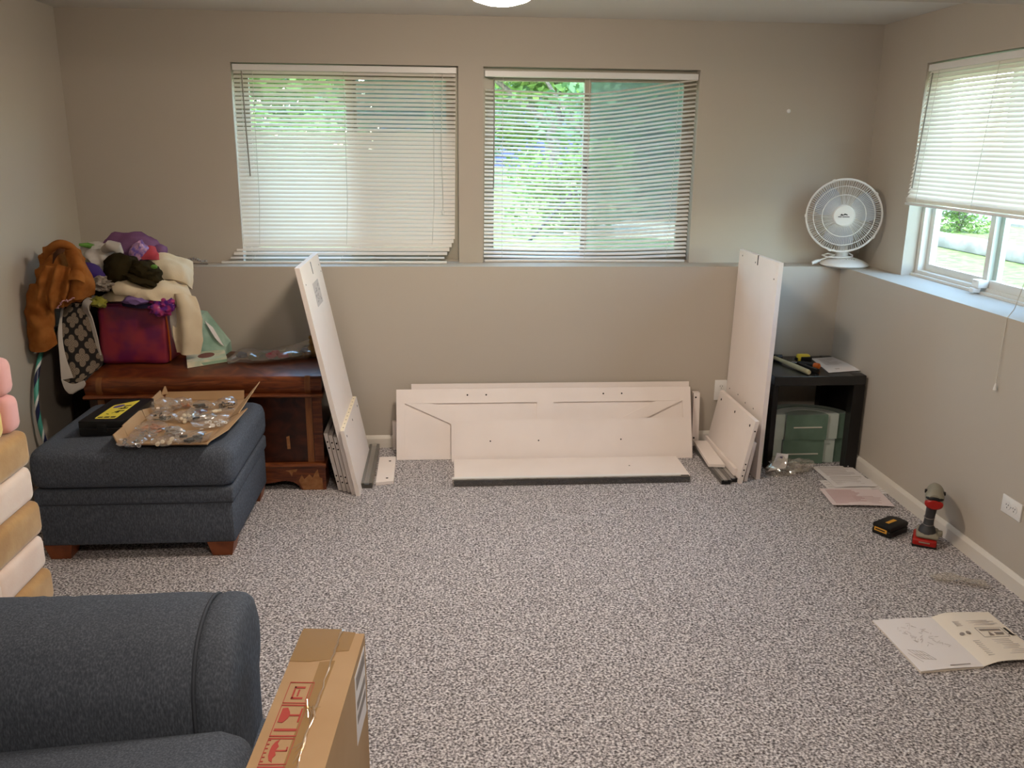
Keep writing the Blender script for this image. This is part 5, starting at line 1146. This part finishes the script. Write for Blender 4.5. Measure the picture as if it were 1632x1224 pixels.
# open manual
t = thing('assembly_manual', (1.70, 2.48, .001), 'open white assembly manual lying on the carpet', 'manual')
m0, m1, m2, m3 = (V((1.480, 2.632, 0.000)), V((1.485, 2.318, 0.000)), V((1.706, 2.336, 0.000)), V((1.700, 2.641, 0.000)))
UPZ = lambda v, z: v + Vector((0, 0, z)); rw = (m3 - m0); rt = m3 + rw * .98; rb = m2 + (m2 - m1) * .98
bm = B(); sheet(bm, [[UPZ(m0, .006), UPZ(m0.lerp(m3, .5), .008), UPZ(m3, .006)], [UPZ(m1, .009), UPZ(m1.lerp(m2, .5), .011), UPZ(m2, .007)]], nu=10, nv=6, thick=-.0012); lp = obj('left_page', bm, 'paper', t)
bm = B(); quad_box(bm, [UPZ(p, .001) for p in (m1, m2, m3, m0)] + [UPZ(m1, .008), UPZ(m2, .006), UPZ(m3, .005), UPZ(m0, .005)]); obj('page_block', bm, 'paper_warm', t, smooth=False)
bm = B(); sheet(bm, [[UPZ(m3, .006), UPZ(m3.lerp(rt, .22), .020), UPZ(m3.lerp(rt, .5), .020), UPZ(rt, .014)], [UPZ(m2, .007), UPZ(m2.lerp(rb, .22), .020), UPZ(m2.lerp(rb, .5), .021), UPZ(rb, .015)]], nu=14, nv=6, thick=-.0012); rp = obj('right_page', bm, 'paper_warm', t)
fl = lambda u, v: UPZ(m0.lerp(m3, u).lerp(m1.lerp(m2, u), v), .0064 + .003 * v + .002 * math.sin(math.pi * u) + .0014)
def fr(u, v):
    z = .0208 if .2 < u < .5 else (.006 + .0148 * u / .2 if u <= .2 else .0208 - .006 * (u - .5) / .5)
    return UPZ(m3.lerp(rt, u).lerp(m2.lerp(rb, u), v), z + .0018)
def lines2(par, f, segs, w, m, name):
    bm = B()
    for (u0, v0), (u1, v1) in segs:
        a, b = f(u0, v0), f(u1, v1); d = (b - a).normalized(); s = Vector((-d.y, d.x, 0)) * w / 2; k = Vector((0, 0, .0005))
        quad_box(bm, [a - s, b - s, b + s, a + s, a - s + k, b - s + k, b + s + k, a + s + k])
    return stuff(obj(name, bm, m, par, smooth=False))
rr = random.Random(8); seg = []
for cu, cv, s in ((.30, .25, .07), (.50, .17, .05), (.40, .36, .08), (.58, .30, .06), (.66, .42, .07), (.48, .52, .06), (.70, .56, .07), (.36, .46, .05)):
    for k in range(6):
        a = (cu + rr.uniform(-s, s), cv + rr.uniform(-s, s)); b = (a[0] + rr.choice((.05, .06, .03, -.04)), a[1] + rr.choice((.0, .03, -.03, .05))); seg.append((a, b))
for k in range(5): seg += [((.10 + .05 * k, .62 + .015 * k), (.18 + .05 * k, .80 + .010 * k))]
seg += [((.10, .62), (.30, .68)), ((.18, .80), (.38, .84)), ((.14, .71), (.34, .76)), ((.06, .68), (.16, .86))]
lines2(lp, fl, seg, .0014, 'ink_pale', 'diagram')
lines2(lp, fl, [((.50, .955), (.82, .955))], .003, 'ink', 'page_footer')
tx = [((.18, .20 + .022 * k), (.18 + rr.uniform(.55, .72), .20 + .022 * k)) for k in range(5)] + [((.18, .60 + .034 * k), (.18 + rr.uniform(.55, .78), .60 + .034 * k)) for k in range(9)]
lines2(rp, fr, tx, .0026, 'ink_pale', 'text_lines')
bx = [((.42, .36), (.86, .36)), ((.86, .36), (.86, .55)), ((.86, .55), (.42, .55)), ((.42, .55), (.42, .36))]
lines2(rp, fr, bx, .0014, 'ink', 'warning_frame')
bm = B()
def dia(par_f, cu, cv, ru, rv, n=10): a = [par_f(cu + ru * math.cos(6.283 * k / n), cv + rv * math.sin(6.283 * k / n)) for k in range(n)]; loft(bm, [a, [UPZ(p, .0006) for p in a]])
for cu in (.14, .24): dia(fr, cu, .44, .036, .028)
a = [fr(.54, .52), fr(.62, .52), fr(.58, .44)]; loft(bm, [a, [UPZ(p, .0006) for p in a]])
for u0, v0, u1, v1 in ((.46, .39, .82, .42), (.66, .46, .82, .475), (.66, .49, .80, .505)):
    a = [fr(u0, v0), fr(u1, v0), fr(u1, v1), fr(u0, v1)]; loft(bm, [a, [UPZ(p, .0006) for p in a]])
stuff(obj('warning_symbols', bm, 'ink', rp, smooth=False))
bm = B(); a = [fr(.90, .37), fr(.94, .37), fr(.95, .50), fr(.98, .52), fr(.92, .53), fr(.88, .49), fr(.91, .48)]; loft(bm, [a, [UPZ(p, .0006) for p in a]]); obj('exclamation_mark', bm, 'ink_dark', rp, smooth=False)

# battery pack
t = thing('battery_pack', (1.91, 3.34, 0), 'black power tool battery with two amber labels on the carpet', 'battery')
bx_ = V(.50, -.86, 0).normalized(); by_ = Vector((-bx_.y, bx_.x, 0)); BM_ = Matrix(((bx_.x, by_.x, 0, 1.826), (bx_.y, by_.y, 0, 3.350), (0, 0, 1, 0), (0, 0, 0, 1)))
bm = B(); rbox(bm, (0, 0, .001), (.088, .130, .030), .006, 3, BM_); rbox(bm, (.085, .02, .001), (.085, .02, .001), .0, 1, BM_) if False else None; obj('lower_shell', bm, 'black_plastic', t)
bm = B(); P = [(0, .0), (.088, .0), (.088, .130), (.064, .140), (.024, .140), (0, .124)]; prism(bm, P, .031, .050, BM_)
bmesh.ops.bevel(bm, geom=bm.edges[:], offset=.005, segments=2, profile=.5, affect='EDGES'); obj('upper_shell', bm, 'black_plastic', t)
bm = B(); box(bm, (.012, -.0012, .018), (.070, .001, .034), BM_); q = lab(obj('front_label', bm, 'amber_label', t, smooth=False), 'amber label on the end')
bm = B(); box(bm, (.018, -.0020, .024), (.062, -.0010, .029), BM_); obj('print', bm, 'ink_dark', q, smooth=False)
bm = B(); box(bm, (.036, .038, .0495), (.052, .098, .0512), BM_); q = lab(obj('top_label', bm, 'amber_label', t, smooth=False), 'amber label on top')
bm = B(); rbox(bm, (.02, .128, .010), (.065, .142, .026), .003, 2, BM_); obj('release_button', bm, 'black_plastic', t)

# cordless drill, standing on its battery, chuck away from the viewer
t = thing('cordless_drill', (2.005, 3.22, 0), 'red and grey cordless drill standing upright by the baseboard', 'drill')
dx_ = V(.86, -.50, 0).normalized(); dy_ = Vector((-dx_.y, dx_.x, 0)); DM = Matrix(((dx_.x, dy_.x, 0, 2.005), (dx_.y, dy_.y, 0, 3.235), (0, 0, 1, 0), (0, 0, 0, 1)))
bm = B(); rbox(bm, (-.050, -.055, .001), (.042, .062, .034), .008, 3, DM); bt = obj('battery', bm, 'red_plastic', t)
bm = B(); rbox(bm, (-.052, -.0575, .001), (.044, .05, .010), .004, 2, DM); obj('battery_base', bm, 'black_plastic', bt)
bm = B(); rbox(bm, (-.026, -.0565, .020), (.016, -.0540, .025), .001, 1, DM); obj('battery_mark', bm, 'tool_grey', bt)
bm = B(); rbox(bm, (-.040, -.045, .0345), (.046, .058, .056), .010, 3, DM); rbox(bm, (.040, -.010, .040), (.060, .020, .062), .005, 2, DM); obj('foot', bm, 'tool_grey', t)
def oval(x, y, z, rx, ry, n=14): return [DM @ V(x + rx * math.cos(6.283 * k / n), y + ry * math.sin(6.283 * k / n), z) for k in range(n)]
bm = B(); loft(bm, [oval(0, 0, .052, .036, .042), oval(0, 0, .074, .030, .036), oval(.001, 0, .085, .020, .026), oval(.003, 0, .12, .019, .024), oval(.006, 0, .165, .021, .026), oval(.008, .0, .182, .023, .034)]); gp = obj('handle_grip', bm, 'grey_plastic', t)
bm = B()
for z in (.088, .118): loft(bm, [oval(.001 + .03 * (z - .085), 0, z, .0215, .0265), oval(.001 + .03 * (z - .085), 0, z + .002, .0215, .0265)])
stuff(obj('grip_lines', bm, 'ink', gp))
def ovy(y, z, rx, rz, n=18, cx=.010): return [DM @ V(cx + rx * math.cos(6.283 * k / n), y, z + rz * math.sin(6.283 * k / n)) for k in range(n)]
bm = B(); loft(bm, [ovy(-.062, .215, .024, .026), ovy(-.050, .216, .034, .036), ovy(-.02, .216, .037, .038), ovy(.04, .216, .036, .037), ovy(.075, .216, .030, .030)]); obj('motor_housing', bm, 'tool_grey', t)
bm = B(); loft(bm, [ovy(-.070, .200, .026, .016), ovy(-.064, .200, .034, .022), ovy(-.045, .198, .036, .026), ovy(-.02, .196, .033, .022)]); obj('rear_cap', bm, 'red_plastic', t)
bm = B(); loft(bm, [ovy(-.0665, .221, .020, .006), ovy(-.060, .222, .028, .012), ovy(-.05, .222, .034, .014)]); obj('vent_band', bm, 'black_plastic', t)
bm = B(); loft(bm, [ovy(.076, .216, .024, .024), ovy(.10, .216, .022, .022), ovy(.125, .216, .012, .012)]); obj('chuck', bm, 'black_plastic', t)
for s in (-1, 1): bm = B(); rbox(bm, (.010 + s * .034 - .006, -.01, .225), (.010 + s * .034 + .006, .012, .237), .003, 2, DM); obj('selector', bm, 'black_plastic', t)
bm = B(); rbox(bm, (-.004, .024, .150), (.016, .042, .180), .005, 2, DM); obj('trigger', bm, 'red_plastic', t)

# clear bag with a white part card by the table
t = thing('parts_bag', (1.70, 4.08, 0), 'crumpled clear bag with a white card inside, before the green foam', 'bag')
bm = B(); sheet(bm, [[(1.672, 4.085, 0.102), (1.732, 4.085, 0.094)], [(1.653, 4.060, 0.071), (1.720, 4.060, 0.056)], [(1.613, 4.030, 0.025), (1.707, 4.040, 0.037)]], nu=6, nv=8, thick=.003, amp=.004, freq=20); cdr = obj('card', bm, 'paper', t)
bm = B(); quad_box(bm, [V(*p) for p in ((1.686, 4.070, 0.089), (1.699, 4.070, 0.087), (1.699, 4.068, 0.087), (1.685, 4.068, 0.089), (1.685, 4.070, 0.078), (1.699, 4.070, 0.077), (1.698, 4.068, 0.077), (1.685, 4.068, 0.079))]); obj('printed_mark', bm, 'purple_print', cdr, smooth=False)
bm = B(); blob(bm, (1.70, 4.055, .034), (.085, .06, .05), .4, 1.8, 101, 4, .001); obj('film', bm, 'film', t, angle=25)
bm = B(); blob(bm, (1.80, 4.10, .022), (.07, .045, .036), .5, 2.2, 103, 4, .001); obj('loose_end', bm, 'film', t, angle=25)
bm = B(); rbox(bm, (1.735, 4.03, .004), (1.760, 4.06, .016), .003, 2); obj('bracket', bm, 'white_plastic', t)
# crumpled strip of clear tape
bm = B(); sheet(bm, [[V(1.852, 2.935, .010), V(1.92, 2.93, .022), V(2.0, 2.90, .012), V(2.045, 2.87, .010)], [V(1.866, 2.892, .010), V(1.93, 2.88, .016), V(1.99, 2.845, .020), V(2.03, 2.825, .010)]], nu=20, nv=8, thick=.0006, amp=.010, freq=22, seed=3)
tag(obj('tape_strip', bm, film('hazy_tape', '#f2eee8', 0.80, 0.25, 0.7), angle=30), 'crumpled strip of clear tape on the carpet by the baseboard', 'tape')
rr = random.Random(44)
for k, (px, lb) in enumerate((((-1.106, 3.203, 0.002), 'tiny white paper scrap on the carpet before the ottoman'), ((1.665, 2.311, 0.002), 'tiny white paper scrap under the manual edge'))):
    p = V(px); bm = B(); quad_box(bm, [p + Vector((a, b, c)) for c in (-.001, .002) for a, b in ((-.008, -.004), (.008, -.003), (.007, .004), (-.007, .005))]); tag(obj('paper_scrap', bm, 'paper', smooth=False), lb, 'scrap')

# ------------------------------------------------------------------ wall fittings
def outlet(c, a, n, label, w=.115, h=.070):
    t = thing('wall_outlet', c, label, 'outlet'); a, n, c = V(a), V(n), V(c); up = Vector((0, 0, 1))
    T = Matrix(((a.x, up.x, n.x, c.x), (a.y, up.y, n.y, c.y), (a.z, up.z, n.z, c.z), (0, 0, 0, 1)))
    bm = B(); rbox(bm, (-w / 2, -h / 2, 0), (w / 2, h / 2, .006), .002, 2, T); pl = obj('cover_plate', bm, 'white_plastic', t)
    for s in (-1, 1):
        cx, cy = (s * .020, 0) if w > h else (0, s * .020)
        bm = B(); lathe(bm, [(0, .005), (.016, .005), (.016, .008), (0, .0085)], T @ Matrix.Translation((cx, cy, 0)), 16); q = obj('receptacle', bm, 'white_plastic', t)
        for ex, ey in ((-.006, .004), (.006, .004), (0, -.007)):
            bm = B(); box(bm, (cx + ex - .001, cy + ey - .003, .0080), (cx + ex + .001, cy + ey + .003, .0092), T); obj('slot', bm, 'hole', q, smooth=False)
    bm = B(); cyl(bm, T @ V(0, 0, .006), T @ V(0, 0, .0075), .003, 8); obj('screw', bm, 'alu', t)
outlet((1.512, Y1 - .0002, .305), (1, 0, 0), (0, -1, 0), 'white wall outlet behind the right leaning panels', .072, .115)
outlet((XR1 - .0002, 2.905, .300), (0, -1, 0), (-1, 0, 0), 'white wall outlet low on the right wall')
bm = B(); lathe(bm, [(0, 0), (.011, 0), (.010, .006), (.004, .009), (0, .009)], Matrix.Translation((1.821, Y2, 1.792)) @ Matrix.Rotation(R(90), 4, 'X'), 14); tag(obj('wall_hook', bm, 'white_plastic'), 'small round white hook base high on the back wall', 'hook')

# ------------------------------------------------------------------ foreground carton
t = thing('shipping_carton', (-.27, 1.5, 0), 'tall narrow taped cardboard carton in the foreground', 'carton')
KZ = .52; k0, k1, k2, k3 = V((-0.363, 1.356, 0.520)), V((-0.225, 1.348, 0.520)), V((-0.194, 1.793, 0.520)), V((-0.335, 1.809, 0.520))
e0 = (k0 - k3) * .32; e1 = (k1 - k2) * .32; k0 = k0 + e0; k1 = k1 + e1
dn = Vector((0, 0, KZ))
bm = B(); quad_box(bm, [k0 - dn, k1 - dn, k2 - dn, k3 - dn, k0, k1, k2, k3]); obj('carton_body', bm, 'cardboard', t, smooth=False)
KP = lambda u, v, z=0: k3.lerp(k2, u).lerp(k0.lerp(k1, u), v) + Vector((0, 0, z))       # u across, v from the far end towards the viewer
def ktop(name, pts, z0, z1, m, par=t):
    bm = B(); a = [KP(u, v, z0) for u, v in pts]; loft(bm, [a, [KP(u, v, z1) for u, v in pts]]); return obj(name, bm, m, par, smooth=False)
fl1 = ktop('left_flap', [(-.012, .004), (.60, -.004), (.62, 1), (-.012, 1)], .0008, .0045, 'cardboard')
fl2 = ktop('right_flap', [(.635, .02), (1.004, .01), (1.004, 1), (.635, 1)], .0008, .0035, 'cardboard')
ktop('packing_tape', [(.0, -.01), (.64, -.012), (.62, .19), (.30, .21), (-.015, .21)], .0047, .0055, 'tape_brown', fl1)
ktop('packing_tape', [(.45, .21), (.68, .20), (.60, .99), (.46, .99)], .0047, .0054, 'tape_brown', fl1)
ktop('packing_tape', [(.64, .0), (.86, .005), (.84, .13), (.64, .14)], .0037, .0045, 'tape_brown', fl2)
rr = random.Random(77)
bm = B(); tube(bm, [KP(.64 + .02 * rr.uniform(-1, 1), v / 30, .006 + .004 * rr.random()) for v in range(0, 31)], [.0015 + .002 * rr.random() for _ in range(31)], 5)
for k in range(16):
    v = .48 + .5 * rr.random(); u = .60 + .05 * rr.random(); tube(bm, [KP(u, v, .006), KP(u + rr.uniform(-.10, .06), v + rr.uniform(-.03, .03), .012 + .02 * rr.random()), KP(u + rr.uniform(-.16, .10), v + rr.uniform(-.05, .05), .008)], [.0012, .002, .0008], 4)
stuff(lab(obj('torn_tape', bm, 'clear_tape', t), 'torn shiny strands of clear tape'))
# red shipping symbols, flat print on the left flap
def red(pts, f): 
    a = [f(u, v) for u, v in pts]; loft(bmr, [a, [p + Vector((0, 0, .0006)) for p in a]])
def cell(v0, v1):
    g = lambda u, v: KP(.13 + .36 * u, v0 + (v1 - v0) * v, .0052); w = .025
    for P in ([(0, 0), (1, 0), (1, w * 1.5), (0, w * 1.5)], [(0, 1 - w * 1.5), (1, 1 - w * 1.5), (1, 1), (0, 1)], [(0, 0), (w, 0), (w, 1), (0, 1)], [(1 - w, 0), (1, 0), (1, 1), (1 - w, 1)]): red(P, g)
    return g
bmr = B()
g = cell(.335, .455)
for u0, v0, u1, v1 in ((.26, .22, .70, .30), (.26, .22, .33, .78), (.26, .72, .72, .80), (.45, .36, .52, .66), (.86, .1, .89, .9)): red([(u0, v0), (u1, v0), (u1, v1), (u0, v1)], g)
g = cell(.462, .625)     # wine glass, lying towards the left
red([(.10, .12), (.30, .10), (.44, .24), (.48, .34), (.44, .44), (.30, .58), (.10, .56)], g); red([(.46, .315), (.86, .315), (.86, .365), (.46, .365)], g); red([(.84, .12), (.91, .12), (.91, .56), (.84, .56)], g); red([(.08, .76), (.94, .76), (.94, .83), (.08, .83)], g)
g = cell(.632, .755)     # umbrella and rain
red([(.22, .48), (.24, .30), (.32, .14), (.46, .05), (.42, .20), (.50, .32), (.44, .44), (.44, .52), (.50, .64), (.42, .76), (.46, .92), (.32, .84), (.24, .68)], g); red([(.44, .455), (.86, .455), (.86, .505), (.44, .505)], g); red([(.80, .34), (.86, .34), (.86, .5), (.80, .5)], g)
for k in range(6): red([(.03, .06 + .16 * k), (.13, .06 + .16 * k), (.13, .10 + .16 * k), (.03, .10 + .16 * k)], g)
g = cell(.762, .930)     # two arrows and the bar
for c in (.34, .70): red([(.12, c), (.34, c - .14), (.34, c - .06), (.74, c - .06), (.74, c + .06), (.34, c + .06), (.34, c + .14)], g)
red([(.84, .16), (.89, .16), (.89, .86), (.84, .86)], g)
g = cell(.937, 1.06); red([(.20, .5), (.44, .34), (.80, .42), (.80, .7), (.40, .8)], g)
bmr.verts.ensure_lookup_table()
stuff(obj('shipping_symbols', bmr, 'red_ink', fl1, smooth=False))
# shipping labels on the right side
KS = lambda v, z, o=0: k2.lerp(k1, v) + Vector((o, o * .1, -z))
def klab(name, v0, v1, z0, z1, par, m, o=.0008):
    bm = B(); P = [KS(v0, z1), KS(v1, z1), KS(v1, z1, o), KS(v0, z1, o), KS(v0, z0), KS(v1, z0), KS(v1, z0, o), KS(v0, z0, o)]; quad_box(bm, P); return obj(name, bm, m, par, smooth=False)
q = klab('shipping_label', .03, .24, .02, .19, t, 'paper')
for z0, z1 in ((.03, .06), (.09, .11), (.125, .145)): klab('label_print', .045, .22, z0, z1, q, 'ink', .0014)
q = klab('small_label', .47, .56, .155, .225, t, 'paper'); klab('label_print', .49, .54, .17, .19, q, 'ink_dark', .0014)
